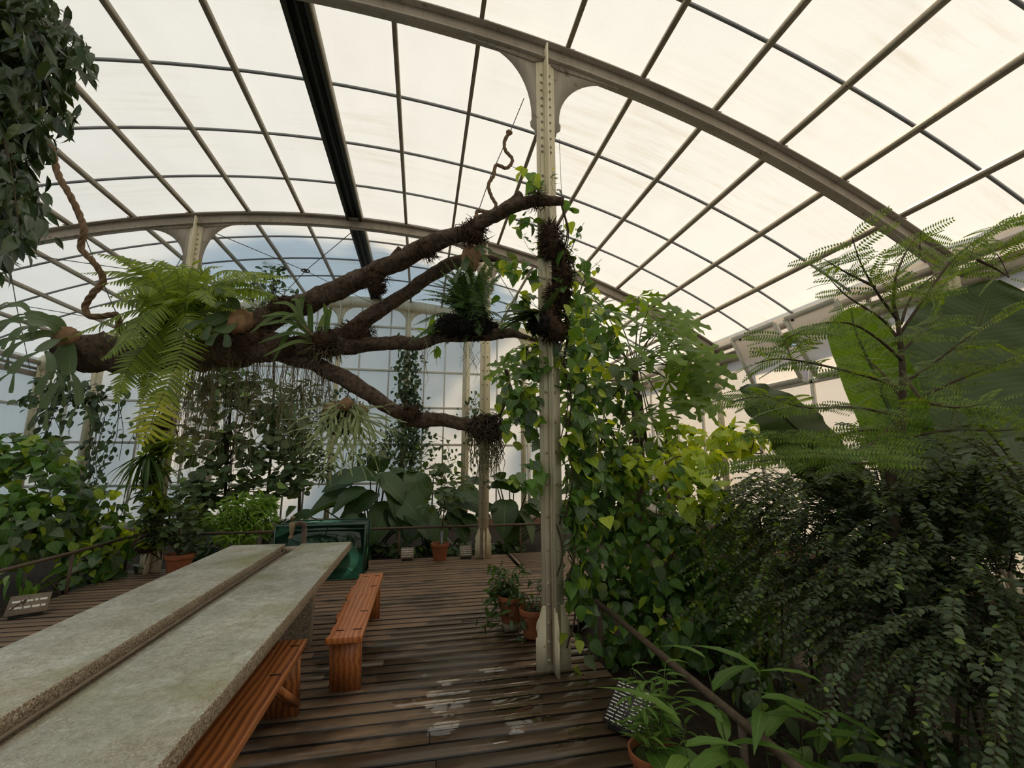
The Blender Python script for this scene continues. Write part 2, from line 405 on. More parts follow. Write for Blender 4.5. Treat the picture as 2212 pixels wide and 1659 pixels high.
M['tank_edge'] = mat_plain('green_glass_edge', (.015, .06, .042), (.03, .11, .08), 4, rough=.15, spec=.6)
# leaves
L = {}
L['pepper'] = mat_leaf('pepper_leaf', (0.038, 0.096, 0.021), (0.105, 0.219, 0.038), (.26, .34, .05), vein='lines', trans=.33)
L['pepper_young'] = mat_leaf('young_pepper_leaf', (.24, .36, .035), (.42, .52, .06), None, vein='lines', trans=0.42)
L['pepper_grey'] = mat_leaf('greyish_vine_leaf', (0.056, 0.096, 0.056), (0.136, 0.192, 0.096), (.2, .26, .05), vein='lines', trans=.25)
L['ficus'] = mat_leaf('glossy_ficus_leaf', (0.021, 0.039, 0.016), (0.049, 0.086, 0.029), (.13, .17, .05), rough=.28, trans=.15, spec=.6)
L['fern'] = mat_leaf('sword_fern_pinna', (.10, .17, .02), (.24, .33, .04), None, trans=.45)
L['fern_yellow'] = mat_leaf('yellowing_fern_pinna', (.26, .32, .04), (.46, .48, .08), None, trans=.45)
L['fern_dark'] = mat_leaf('dark_fern_pinna', (0.030, 0.075, 0.018), (0.075, 0.150, 0.030), None, trans=.3)
L['stag'] = mat_leaf('staghorn_blade', (.05, .085, .035), (.10, .155, .065), None, vein='mid', trans=.3)
L['stag_pale'] = mat_leaf('pale_staghorn_blade', (0.154, 0.209, 0.099), (0.286, 0.352, 0.176), None, vein='none', trans=.3)
L['strap'] = mat_leaf('strap_leaf', (.05, .10, .018), (.11, .18, .035), None, trans=0.3, rough=.35)
L['mimosa'] = mat_leaf('feathery_leaflet', (.06, .12, .012), (.15, .25, .028), None, vein='none', trans=0.45)
L['small'] = mat_leaf('small_grey_green_leaf', (0.041, 0.065, 0.032), (0.087, 0.131, 0.061), (.16, .24, .04), vein='none', trans=.22, rough=.5)
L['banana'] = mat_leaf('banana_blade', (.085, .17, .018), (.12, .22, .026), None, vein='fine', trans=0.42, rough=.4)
L['banana_dark'] = mat_leaf('shaded_banana_blade', (.028, .055, .015), (.042, .075, .022), None, vein='fine', trans=0.16, rough=.4)  # darker copy of the blade material, with shade put into its colour
L['papaya'] = mat_leaf('papaya_leaf', (.06, .125, .012), (.13, .23, .024), None, vein='none', trans=0.42)
L['alocasia'] = mat_leaf('elephant_ear_leaf', (.020, .048, .018), (.062, .115, .038), (.16, .28, .04), vein='lateral', trans=0.28, rough=.4)
L['round'] = mat_leaf('round_matt_leaf', (0.050, 0.088, 0.040), (0.125, 0.188, 0.088), (.2, .3, .06), vein='mid', trans=.28, rough=.6)
L['bright'] = mat_leaf('light_green_leaf', (.12, .24, .025), (.22, .36, .05), None, vein='mid', trans=.4)
L['bamboo'] = mat_leaf('grassy_blade', (0.072, 0.156, 0.024), (0.144, 0.264, 0.048), (.3, .38, .09), vein='mid', trans=.35)
L['ivy'] = mat_leaf('dark_creeper_leaf', (0.026, 0.046, 0.023), (0.072, 0.111, 0.052), None, vein='none', trans=.25, rough=.6)
L['tree'] = mat_leaf('outdoor_tree_leaf', (.03, .07, .02), (.06, .12, .03), None, vein='none', trans=.2)
# ------------------------------------------------------------------ the building
XC, ZT, RR = -1.29, 5.68, 13.6                  # barrel roof: axis, truss crown height, radius
XL, XR = -8.36, 5.74; YB, YE = -5.0, 11.4       # inner faces of the walls
def arc(x, dr=0.0):
    r = RR + dr; return ZT - RR + math.sqrt(r * r - (x - XC) ** 2)
# roof skin
mb = MB(); xs = np.linspace(XL - .12, XR + .12, 49); V = []; F = []
for y in (YB - .1, YE + .15):
    for x in xs: V.append((x, y, arc(x, .185)))
n = len(xs)
for i in range(n - 1): F.append((i, n + i, n + i + 1, i + 1))
mb.add(V, F); struct(mb.build('ceiling', M['roof'], smooth=True))
# glazing joints: thin arched bars directly under the skin
for i, y in enumerate([1.78, 2.72, 3.72, 4.66, 5.62, 6.58, 7.55, 8.38, 9.3, 10.2, .8, -.2]):
    mb = MB(); V = []; F = []
    for x in xs:
        for dy, dr in ((-.011, .155), (.011, .155), (.011, .183), (-.011, .183)): V.append((x, y + dy, arc(x, dr)))
    for k in range(len(xs) - 1):
        for j in range(4): F.append((k * 4 + j, k * 4 + (j + 1) % 4, k * 4 + 4 + (j + 1) % 4, k * 4 + 4 + j))
    mb.add(V, F); struct(mb.build('trim_%d' % (i + 1), M['joint']))
# purlins
PUR = [-2.13, -2.97, -3.8, -4.6, -5.42, -6.19, -6.93, -7.64, -.4, .42, 1.27, 2.06, 2.86, 3.63, 4.37, 5.08]
for i, x in enumerate(PUR):
    mb = MB(); z = arc(x, .105); t = -math.asin((x - XC) / RR); 
    bar(mb, (x, YB, z), (x, YE, z), .042, .075, up=(-math.sin(t), 0, math.cos(t)))
    # small cleats at each truss
    for y in (-.52, 3.456, 7.427):
        bar(mb, (x + .045, y - .05, z - .03), (x + .045, y + .05, z - .03), .04, .012)
        bar(mb, (x - .045, y - .05, z - .03), (x - .045, y + .05, z - .03), .04, .012)
    struct(mb.build('trim_%d' % (i + 21), M['purlin']))
mb = MB(); z = arc(XC, .09)
bar(mb, (XC, YB, z + .03), (XC, YE, z + .03), .17, .06)
r_ = struct(mb.build('trim_41', M['dark_steel']))
mb = MB()
for dx in (-.105, .105): bar(mb, (XC + dx, YB, z), (XC + dx, YE, z), .035, .13)
bar(mb, (XC, YB, z - .005), (XC, YE, z - .005), .03, .06)
p_ = mb.build('side_rails', M['dark_steel']); p_.name = 'side_rail'; p_.parent = r_
mb = MB(); bar(mb, (XC + .135, YB, z), (XC + .135, YE, z), .02, .12); p_ = mb.build('edge_strip', M['purlin']); p_.parent = r_
# eaves gutters (inner eave beams)
for i, (x, s) in enumerate(((XR, 1), (XL, -1))):
    mb = MB(); z = arc(x) - .02
    bar(mb, (x - s * .03, YB, z + .02), (x - s * .03, YE, z + .02), .07, .09)
    bar(mb, (x + s * .02, YB, z - .11), (x + s * .02, YE, z - .11), .05, .05)
    bar(mb, (x + s * .0, YB, z - .24), (x + s * .0, YE, z - .24), .06, .11)
    struct(mb.build('trim_%d' % (51 + i), M['steel']))

def truss(y, label):
    root = empty('roof_truss', (XC, y, arc(XC)))
    tag(root, label, 'roof beam', 'curved steel roof trusses')
    xs = np.linspace(XL, XR, 81)
    def sweep(mb, a, b, w):
        V = []; F = []
        for x in xs:
            for dy, dr in ((-w / 2, a), (w / 2, a), (w / 2, b), (-w / 2, b)): V.append((x, y + dy, arc(x, dr)))
        for k in range(len(xs) - 1):
            for j in range(4): F.append((k * 4 + j, k * 4 + 4 + j, k * 4 + 4 + (j + 1) % 4, k * 4 + (j + 1) % 4))
        mb.add(V, F + [(0, 1, 2, 3), tuple(len(V) - 4 + j for j in (3, 2, 1, 0))])
    w = MB(); sweep(w, -.10, .06, .014)
    pts = [(x, y - .012, arc(x, -.062)) for x in np.arange(XL + .2, XR, .3)]
    sweep(w, -.10, -.03, .026)
    rivets(w, [(a, y - .013, c) for a, b, c in pts], (0, -1, 0), .013)
    t = MB(); sweep(t, .05, .066, .13)
    b = MB(); sweep(b, -.112, -.098, .10)
    adopt(root, w.build('web', M['steel']), t.build('top_flange', M['steel']), b.build('bottom_flange', M['steel']))
    return root
truss(-.52, 'curved steel roof truss overhead, behind the big riveted column')
truss(3.456, 'near curved steel truss crossing the top of the picture over the big riveted column')
truss(7.427, 'second curved steel truss, carried by the column behind the large fern')

def foot(w0, w1, z):       # ogee foot outline of one side, from the shaft to the ground
    return [(w0, z), (w0, z * .98), (w1 * .80, z * .82), (w1 * .95, z * .74), (w1 * .99, z * .66), (w1 * .93, z * .58), (w1 * .91, z * .53), (w1, z * .5), (w1, 0.0)]
def column(x, y, label, left=True, right=True, half=.088, foot_w=.135, footz=.46, both=False, group=None, ztop=None, mat='cream'):
    root = empty('iron_column', (x, y, 0)); tag(root, label, 'column', group)
    top = (arc(x, -.1) if ztop is None else ztop)
    s = MB()
    plate(s, [(x - half, .44), (x + half, .44), (x + half, top), (x - half, top)], 'xz', y, .014)
    plate(s, [(y - half * 1.15, .44), (y + half * 1.15, .44), (y + half * 1.15, top + .1), (y - half * 1.15, top + .1)], 'yz', x, .014)
    for sx in (-1, 1):
        for sy in (-1, 1):
            plate(s, [(x + sx * .007, .05), (x + sx * .058, .05), (x + sx * .058, top - .05), (x + sx * .007, top - .05)], 'xz', y + sy * .012, .010)
            plate(s, [(y + sy * .007, .05), (y + sy * .058, .05), (y + sy * .058, top - .05), (y + sy * .007, top - .05)], 'yz', x + sx * .012, .010)
    f = MB(); pr = foot(half, foot_w, footz)
    plate(f, [(x - a, z) for a, z in reversed(pr)][::-1] + [(x + a, z) for a, z in reversed(pr)], 'xz', y, .016)
    plate(f, [(y - a, z) for a, z in reversed(pr)][::-1] + [(y + a, z) for a, z in reversed(pr)], 'yz', x, .016)
    b = MB()
    for sx, on in ((-1, left), (1, right)):
        if not on: continue
        R = .50; zc = arc(x + sx * .62, -.1); cx = .60; pts = [(half * .9, top)]
        pts.append((.76, arc(x + sx * .76, -.1)))
        pts += [(.74, arc(x + sx * .74, -.13)), (.70, arc(x + sx * .70, -.145)), (.67, arc(x + sx * .67, -.125)), (.64, arc(x + sx * .64, -.135))]
        zb = top - .14 - R * 1.02
        for k in range(1, 12):
            a = math.pi / 2 * k / 12
            pts.append((.62 - (.62 - half - .045) * math.sin(a), arc(x + sx * .62, -.14) - (arc(x + sx * .62, -.14) - zb) * (1 - math.cos(a))))
        pts += [(half + .045, zb), (half + .045, zb - .02), (half + .06, zb - .05), (half + .055, zb - .10), (half + .02, zb - .13), (half + .012, zb - .17), (half, zb - .2)]
        plate(b, [(x + sx * p, z) for p, z in pts], 'xz', y, .012)
        # riveted edge angle following the truss
        e = [(.03, arc(x + sx * .03, -.1)), (.76, arc(x + sx * .76, -.1)), (.76, arc(x + sx * .76, -.13)), (.12, arc(x + sx * .12, -.17)), (.03, arc(x + sx * .03, -.13))]
        plate(b, [(x + sx * p, z) for p, z in e], 'xz', y - .011, .012)
    rv = MB(); pts = []
    for z in np.concatenate([np.arange(.08, .5, .13), np.arange(.62, top - 1.0, .25), np.arange(top - .95, top - .15, .085)]):
        for sx in (-1, 1): pts.append((x + sx * .04, y - .018, z))
    rivets(rv, pts, (0, -1, 0), .014)
    for sx, on in ((-1, left), (1, right)):
        if on: rivets(rv, [(x + sx * d, y - .018, arc(x + sx * d, -.13)) for d in np.arange(.16, .75, .085)], (0, -1, 0), .011)
    for s2 in (-1, 1): rivets(rv, [(x + .0, y, 0)] * 0, (0, -1, 0))
    parts = [s.build('shaft', M[mat]), f.build('foot', M[mat]), rv.build('rivets', M['steel'])]
    parts[2].name = 'rivet_row'
    if b.n: parts.append(b.build('bracket', M['steel']))
    adopt(root, *parts); sub(parts[2], parts[0]); return root
column(1.04, 3.456, 'big riveted cream iron column at the edge of the wet deck, wrapped in climbing vine', mat='cream')
column(1.06, 7.427, 'slim riveted cream iron column at the far end of the deck beside the potted sapling')
column(-3.70, 7.427, 'left iron column overgrown with bark pieces and epiphytes, flaky yellow foot')
column(XR - .04, 7.427, 'wall column under the second truss, on the window side', right=False, half=.07)
column(XR - .04, 3.456, 'wall column under the near truss, beside the huge banana leaf', right=False, half=.07)
column(XL + .04, 7.427, 'wall column on the shaded side, out beyond the climbers', left=False, half=.07)
column(XL + .04, YE - .03, 'corner column between the shaded side wall and the end wall', left=False, half=.09)

# tie rods with ring plates under the far bay
def tie(c, ends, label):
    root = empty('tie_rod_ring', tuple(c)); tag(root, label, 'tie rods', 'cross braced tie rods under the roof')
    ring = MB(); a = np.linspace(0, 2 * math.pi, 17)
    tube(ring, [(c[0] + .075 * math.cos(t), c[1] + .075 * math.sin(t), c[2]) for t in a], .014, 6, cap=False)
    lathe(ring, (c[0], c[1], c[2] - .008), [(.03, 0), (.03, .016)], 10)
    parts = [ring.build('ring', M['wire'])]
    for e in ends:
        r = MB(); e = np.array(e, float); d = e - c; d /= np.linalg.norm(d)
        tube(r, [c + d * .02, e], .007, 5); parts.append(r.build('rod', M['wire']))
    adopt(root, *parts)
def tiez(x, y, x0, x1): return np.array([x, y, arc(x) - .35])
for x0, x1, px, py, lab in ((-3.7, XC, 660, 585, 'ring with crossing tie rods under the roof, right above the arched end wall'),
                            (-6.2, -3.7, 370, 595, 'ring with crossing tie rods just left of the column behind the fern'),
                            (XL, -6.2, 35, 658, 'ring with crossing tie rods nearest the shaded side wall')):
    c = P(px, py, 8.9 if px > 600 else (9.3 if px > 300 else 9.0))
    tie(c, [(x0, 7.5, arc(x0, -.1)), (x1, 7.5, arc(x1, -.1)), (x0, YE - .25, arc(x0, -.15)), (x1, YE - .25, arc(x1, -.15))], lab)
c = PX(560, 580, 0) if False else P(1160, 640, 9.3)
tie(np.array([2.3, 9.3, 4.75]), [(1.06, 7.5, arc(1.06, -.1)), (3.6, 7.5, arc(3.6, -.1)), (1.06, YE - .25, arc(1.06, -.15)), (3.6, YE - .25, arc(3.6, -.15))], 'ring with crossing tie rods on the brighter side, behind the big riveted column')

# end wall: milky panes, riveted posts, glazing bars, transoms
def panel_wall(name, pts, plane, off, t=.006):
    mb = MB(); plate(mb, pts, plane, off, t); return struct(mb.build(name, M['glass_end']))
xs2 = np.linspace(XL - .1, XR + .1, 33)
# single thin sheet so that light passes once
mb = MB(); V = [(x, YE + .06, .12) for x in xs2] + [(x, YE + .06, arc(x, .16)) for x in xs2]; n = len(xs2)
mb.add(V, [(i, i + 1, n + i + 1, n + i) for i in range(n - 1)]); wall_end = struct(mb.build('wall_end', M['glass_end']))
def wpart(name, mat, fn):
    m = MB(); fn(m); o = m.build(name, M[mat]); o.parent = wall_end; return o
TRZ = [.16, 1.02, 1.97, 2.92, 3.86, 5.02]
def _tr(m):
    for z in TRZ:
        x0 = XL if z < 4 else XC - 4.2; x1 = XR if z < 4 else XC + 4.2
        bar(m, (x0, YE, z), (x1, YE, z), .06, .055 if z > .5 else .14)
wpart('transom', 'white', _tr)
def _br(m):
    for x in (-7.75, -6.3, -5.35, -4.3, -3.15, -2.7, -1.62, -.88, .02, .55, 1.95, 3.45, 4.2, 5.0):
        bar(m, (x, YE, .1), (x, YE, arc(x, -.1)), .045, .035, up=(1, 0, 0))
wpart('glazing_bar', 'white', _br)
for x, w in ((-7.25, .2), (-4.75, .14), (-2.14, .12), (-.44, .15), (1.12, .19), (2.68, .14)):
    def _po(m):
        bar(m, (x, YE - .02, -.1), (x, YE - .02, arc(x, -.1)), .05, w, up=(1, 0, 0))
        bar(m, (x, YE - .07, -.1), (x, YE - .07, arc(x, -.1)), .09, .02, up=(1, 0, 0))
        rivets(m, [(x + s * w * .3, YE - .045, z) for z in np.arange(.3, arc(x) - .3, .24) for s in (-1, 1)], (0, -1, 0), .014)
    wpart('post', 'cream', _po)
def _arch(m):
    xs = np.linspace(XL, XR, 61); V = []; F = []
    for x in xs:
        for dy, dr in ((-.10, -.17), (.02, -.17), (.02, .1), (-.10, .1)): V.append((x, YE + dy, arc(x, dr)))
    for k in range(len(xs) - 1):
        for j in range(4): F.append((k * 4 + j, k * 4 + (j + 1) % 4, k * 4 + 4 + (j + 1) % 4, k * 4 + 4 + j))
    m.add(V, F)
    rivets(m, [(x, YE - .10, arc(x, -.1)) for x in np.arange(XL + .1, XR, .2)], (0, -1, 0), .015)
    for x in (-7.25, -4.75, -2.14, -.44, 1.12, 2.68):        # arched spandrels between post and rim
        for s in (-1, 1):
            zt = arc(x, -.15); pts = [(x, zt)]
            for k in range(9):
                a = math.pi / 2 * k / 8; pts.append((x + s * (.42 - .36 * math.sin(a)), arc(x + s * .42, -.17) - .36 * (1 - math.cos(a))))
            pts.append((x, zt - .5)); plate(m, pts, 'xz', YE - .03, .02)
wpart('arch_rim', 'cream', _arch)
mb = MB(); box(mb, (XL - .1, YE - .06, -.5), (XR + .1, YE + .14, .1)); struct(mb.build('baseboard_end', M['brick']))
# door in the end wall, on the window side
mb = MB(); dx0, dx1 = 5.0, 5.66
for a, b in (((2.78, 0.1), (2.86, 2.1)), ((3.5, .1), (3.58, 2.1))): box(mb, (a[0], YE - .06, a[1]), (b[0], YE, b[1]))
box(mb, (2.78, YE - .06, 2.04), (3.58, YE, 2.12)); box(mb, (2.86, YE - .06, .9), (3.5, YE - .01, 1.0))
struct(mb.build('door_1', M['white']))
# side walls
for name, x in (('wall_right', XR + .05), ('wall_left', XL - .05)):
    mb = MB(); V = [(x, YB, .3), (x, YE + .05, .3), (x, YE + .05, arc(XR) + .1), (x, YB, arc(XR) + .1)]
    if name == 'wall_right':
        # openings where the vents stand open
        for y0, y1 in ((YB, 4.42), (5.30, 5.48), (6.5, 8.1), (8.95, YE + .05)): mb.add([(x, y0, 2.78), (x, y1, 2.78), (x, y1, 4.0), (x, y0, 4.0)], [(0, 1, 2, 3)])
        mb.add([(x, YB, .3), (x, YE + .05, .3), (x, YE + .05, 2.78), (x, YB, 2.78)], [(0, 1, 2, 3)])
        for y0, y1 in ((4.42, 5.3), (5.48, 6.5), (8.1, 8.95)): mb.add([(x, y0, 3.6), (x, y1, 3.6), (x, y1, 4.0), (x, y0, 4.0)], [(0, 1, 2, 3)])
    else: mb.add(V, [(0, 1, 2, 3)])
    w = struct(mb.build(name, M['glass_end']))
    xx = x - .04 if x > 0 else x + .04
    m2 = MB()
    for z in (.35, 1.64, 2.74): bar(m2, (xx, YB, z), (xx, YE, z), .05, .06 if z > 1 else .14)
    o = m2.build('transom', M['white']); o.parent = w
    m2 = MB()
    for y in (-2.6, -1.2, .5, 1.5, 2.5, 4.40, 5.39, 6.52, 8.05, 9.0, 10.1): bar(m2, (xx, y, .3), (xx, y, 3.75), .05, .045, up=(0, 1, 0))
    o = m2.build('glazing_bar', M['white']); o.parent = w
    m2 = MB(); box(m2, (x - .1, YB, -.5), (x + .1, YE + .1, .3)); struct(m2.build('baseboard_' + name[5:], M['brick']))
mb = MB(); mb.add([(XL - .1, YB, -.5), (XR + .1, YB, -.5), (XR + .1, YB, 3.9), (XL - .1, YB, 3.9)], [(0, 1, 2, 3)])
V = [(x, YB, 3.85) for x in xs2] + [(x, YB, arc(x, .16)) for x in xs2]; mb.add(V, [(i, i + 1, n + i + 1, n + i) for i in range(n - 1)])
struct(mb.build('wall_back', M['glass_end']))
mb = MB(); box(mb, (XR + .08, YB, 3.62), (XR + .30, YE, 3.66)); box(mb, (XR + .26, YB, 3.56), (XR + .30, YE, 3.66)); struct(mb.build('trim_60', M['purlin']))
mb = MB(); box(mb, (9.0, -4, -.5), (9.3, 16, 4.4)); struct(mb.build('wall_outside', M['plaster']))
# open hopper vents: hinged at the bottom, leaning into the room
for i, (y0, y1, zt_, lean) in enumerate(((5.52, 6.46, 3.58, 24), (4.46, 5.26, 3.62, 27), (8.12, 8.93, 3.5, 24))):
    root = struct(empty('window_%d' % (i + 1), (XR - .02, y0, 2.78)))
    a = math.radians(lean); hgt = .95
    def q(y, t): return (XR - .04 - math.sin(a) * hgt * t, y, 2.80 + math.cos(a) * hgt * t)
    fr = MB(); nrm = (math.cos(a), 0, math.sin(a))
    for p0, p1 in ((q(y0, 0), q(y0, 1)), (q(y1, 0), q(y1, 1)), (q(y0, 1), q(y1, 1)), (q(y0, 0), q(y1, 0)), ): bar(fr, p0, p1, .07, .04, up=nrm)
    pn = MB(); pn.add([q(y0 + .03, .03), q(y1 - .03, .03), q(y1 - .03, .97), q(y0 + .03, .97)], [(0, 1, 2, 3)])
    la = MB(); lathe(la, q((y0 + y1) / 2 + .3, .95), [(.02, -.02), (.025, 0), (.015, .03)], 10)
    fo_ = fr.build('window_frame', M['white']); adopt(root, fo_); sub(pn.build('pane', M['glass_end']), fo_); sub(la.build('latch', M['dark_steel']), fo_)

# ------------------------------------------------------------------ floor: slatted deck, garden soil
def deck_rows():
    mb = MB(); pitch = .128; y = -1.2; k = 0
    while y < 7.62:
        yc = y + pitch / 2
        xl = -4.08 if yc < 6.6 else -4.1
        if yc < 4.7: xl = -4.08
        xr = 1.44 if yc < 4.25 else 1.46 + min(1.6, (yc - 4.25) * .9)
        if yc > 6.6: xr = 1.48
        # boards meet end to end at staggered butt joints
        cuts = [xl] + sorted(random.uniform(xl + .8, xr - .8) for _ in range(1)) + [xr]
        for a, b in zip(cuts[:-1], cuts[1:]):
            dz = random.uniform(-.002, .002)
            box(mb, (a + .002, y + .011, -.045 + dz), (b - .002, y + pitch - .011, dz))
        y += pitch; k += 1
    # separate finely slatted section beyond the far column
    bar(mb, (1.55, 6.55, -.005), (1.55, 7.62, -.005), .05, .03)
    y = 5.6
    while y < 7.6:
        box(mb, (1.6, y + .008, -.032), (3.2, y + .082, 0)); y += .095
    # joists under the slats
    for x in np.arange(-3.9, 1.4, .66): box(mb, (x, -1.2, -.13), (x + .07, 7.6, -.034))
    return mb
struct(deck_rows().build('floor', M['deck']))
mb = MB(); xg = np.linspace(XL - .1, XR + .1, 40); yg = np.linspace(YB, YE + .1, 46); V = []; F = []
for y in yg:
    for x in xg:
        on = (-4.2 < x < 1.6 and y < 7.7)
        V.append((x, y, -.16 + (0 if on else .05 + .05 * rng.random())))
for j in range(len(yg) - 1):
    for i in range(len(xg) - 1): a = j * len(xg) + i; F.append((a, a + 1, a + 1 + len(xg), a + len(xg)))
mb.add(V, F); struct(mb.build('ground', M['soil'], smooth=True))
mb = MB(); mb.add([(-60, -60, -.5), (60, -60, -.5), (60, 60, -.5), (-60, 60, -.5)], [(0, 1, 2, 3)]); g_ = struct(mb.build('ground_outside', M['moss']))

# railings
def railing(paths, posts, label, z=.47):
    root = empty('pipe_railing', (posts[0][0], posts[0][1], -.1)); tag(root, label, 'railing', 'rusty pipe railings along the planting beds')
    parts = []
    t = MB()
    for p in paths: tube(t, [(a, b, z + (c if len(q) > 2 else 0)) for q in p for a, b, c in [(q + (0,))[:3]]], .02, 10)
    parts.append(t.build('top_rail', M['rust']))
    for x, y in posts:
        m = MB(); tube(m, [(x, y, -.12), (x, y, z)], .018, 8); parts.append(m.build('post', M['rust']))
    adopt(root, *parts)
railing([[(-4.12, 3.6), (-4.06, 6.47), (-4.1, 7.62)]], [(-4.06, 6.47), (-4.1, 7.6), (-4.08, 4.6)], 'rusty pipe railing on the left edge of the deck, in front of the dense climber')
railing([[(-4.1, 7.7), (-.8, 7.68), (1.0, 7.68), (2.2, 7.68)]], [(-2.4, 7.7), (-.3, 7.7), (1.75, 7.7), (2.2, 7.68)], 'thin pipe railing along the far deck edge, in front of the elephant ears')
railing([[(1.46, 3.62), (1.43, 1.9), (1.40, .9), (1.38, .2)]], [(1.46, 3.55), (1.43, 1.9), (1.40, .5)], 'rusty pipe railing beside the potted bamboo, running towards the viewer', z=.42)

# ------------------------------------------------------------------ granite table
root = empty('granite_table', (-1.25, 2.9, 0))
tag(root, 'long granite slab table with a sunken channel down its middle, green with algae', 'table')
Y0, Y1 = .55, 5.03; TZ = .72
s1 = MB(); box(s1, (-1.165, Y0, TZ - .075), (-.68, Y1, TZ))
s2 = MB(); box(s2, (-1.82, Y0, TZ - .075), (-1.315, Y1, TZ + .004))
ch = MB(); box(ch, (-1.312, Y0 + .01, TZ - .12), (-1.168, Y1 - .01, TZ - .062)); 
box(ch, (-1.312, Y1 - .12, TZ - .062), (-1.168, Y1 - .01, TZ - .02))
pp = MB(); tube(pp, [(-1.286, Y0 + .05, TZ - .045), (-1.288, 2.4, TZ - .046), (-1.284, Y1 - .15, TZ - .045)], .008, 8)
def slab(mb, name): 
    o = mb.build(name, M['granite']); b = o.modifiers.new('edge', 'BEVEL'); b.width = .006; b.segments = 2; return o
parts = [slab(s1, 'slab'), slab(s2, 'slab'), ch.build('channel', M['granite']), pp.build('pipe', M['sign'])]
for y in (1.5, 4.3):
    g = MB(); box(g, (-1.7, y - .06, 0), (-.86, y + .06, TZ - .12)); box(g, (-1.72, y - .07, TZ - .16), (-.76, y + .07, TZ - .076)); parts.append(slab(g, 'support'))
adopt(root, *parts)
# standpipe and tap at the far end of the channel
root = empty('water_tap', (-1.17, 5.12, 0)); tag(root, 'old brass tap on an upright pipe at the far end of the granite table', 'tap')
a = MB(); tube(a, [(-1.17, 5.12, 0), (-1.17, 5.12, .86)], .026, 10); tube(a, [(-1.17, 5.12, .86), (-1.18, 5.11, .90), (-1.215, 5.09, .915), (-1.26, 5.06, .905)], .024, 10, sub=3)
b = MB(); lathe(b, (-1.275, 5.05, .855), [(.018, -.07), (.02, -.03), (.03, .02), (.032, .06), (.02, .08)], 12)
tube(b, [(-1.275, 5.05, .80), (-1.285, 5.03, .77)], .018, 8)
c = MB(); lathe(c, (-1.275, 5.05, .935), [(.012, 0), (.012, .03), (.024, .035), (.024, .05), (.01, .055)], 10)
adopt(root, a.build('pipe', M['rust']), b.build('spout', M['brass']), c.build('tap_handle', M['brass']))

# ------------------------------------------------------------------ benches
def bench(x0, x1, y0, y1, z, label, mat, wav=True, brace=False, ends=(1, 1)):
    root = empty('wooden_bench', ((x0 + x1) / 2, (y0 + y1) / 2, 0)); tag(root, label, 'bench')
    s = MB(); n = 26; ys = np.linspace(y0, y1, n); V = []; F = []
    for i, y in enumerate(ys):
        e = 0 if not wav else .018 * math.sin(i * .5) * math.sin(i * .23 + 1) + .01 * math.sin(i * 1.7)
        xl = x0 + e + (.0 if i < n * .6 else .012 * (i - n * .6) / n)
        for x, zz in ((xl, z - .04), (x1, z - .04), (x1, z), (xl, z)): V.append((x, y, zz))
    for i in range(n - 1):
        for j in range(4): F.append((i * 4 + j, i * 4 + 4 + j, i * 4 + 4 + (j + 1) % 4, i * 4 + (j + 1) % 4))
    F += [(0, 1, 2, 3), ((n - 1) * 4 + 3, (n - 1) * 4 + 2, (n - 1) * 4 + 1, (n - 1) * 4)]
    s.add(V, F); seat = s.build('seat', M[mat]); bv = seat.modifiers.new('edge', 'BEVEL'); bv.width = .004; bv.segments = 2; bv.limit_method = 'ANGLE'
    parts = [seat]
    for k, (yt, yb) in enumerate(((y0 + .10, y0 + .24), (y1 - .12, y1 - .04))):
        if not ends[k]: continue
        l = MB(); V = []
        for y, zz in ((yb, 0), (yt, z - .04)):
            for dx, dy in ((x0 + .015, -.022), (x1 - .012, -.022), (x1 - .012, .022), (x0 + .015, .022)): V.append((dx, y + dy, zz))
        l.add(V, [(0, 3, 2, 1), (4, 5, 6, 7), (0, 1, 5, 4), (1, 2, 6, 5), (2, 3, 7, 6), (3, 0, 4, 7)]); parts.append(l.build('leg', M[mat]))
        if brace:
            g = MB(); sg = 1 if k == 0 else -1
            bar(g, (x1 - .03, yb, .06), (x1 - .03, yt + sg * .42, z - .05), .035, .045, up=(1, 0, 0)); parts.append(g.build('brace', M[mat]))
    for y in (y0 + .12, y0 + .5, y1 - .5, y1 - .12):
        pg = MB(); box(pg, (x1 - .075, y, z - .004), (x1 - .02, y + .018, z + .0015)); parts.append(pg.build('tenon', M['moss_bark']))
    for y in (y0 + .12, y1 - .13):
        pg = MB(); box(pg, (x0 + .05, y, z - .004), (x0 + .1, y + .016, z + .0015)); parts.append(pg.build('tenon', M['moss_bark']))
    adopt(root, *parts)
    for q_ in parts:
        if q_.name.startswith('tenon'): sub(q_, parts[0])
bench(-.565, -.335, 3.24, 4.93, .42, 'orange varnished wooden bench standing free beside the end of the granite table', 'bench')
bench(-.93, -.675, 1.2, 3.27, .42, 'darker wooden bench half tucked under the edge of the granite table', 'bench_dark', wav=False, brace=True)

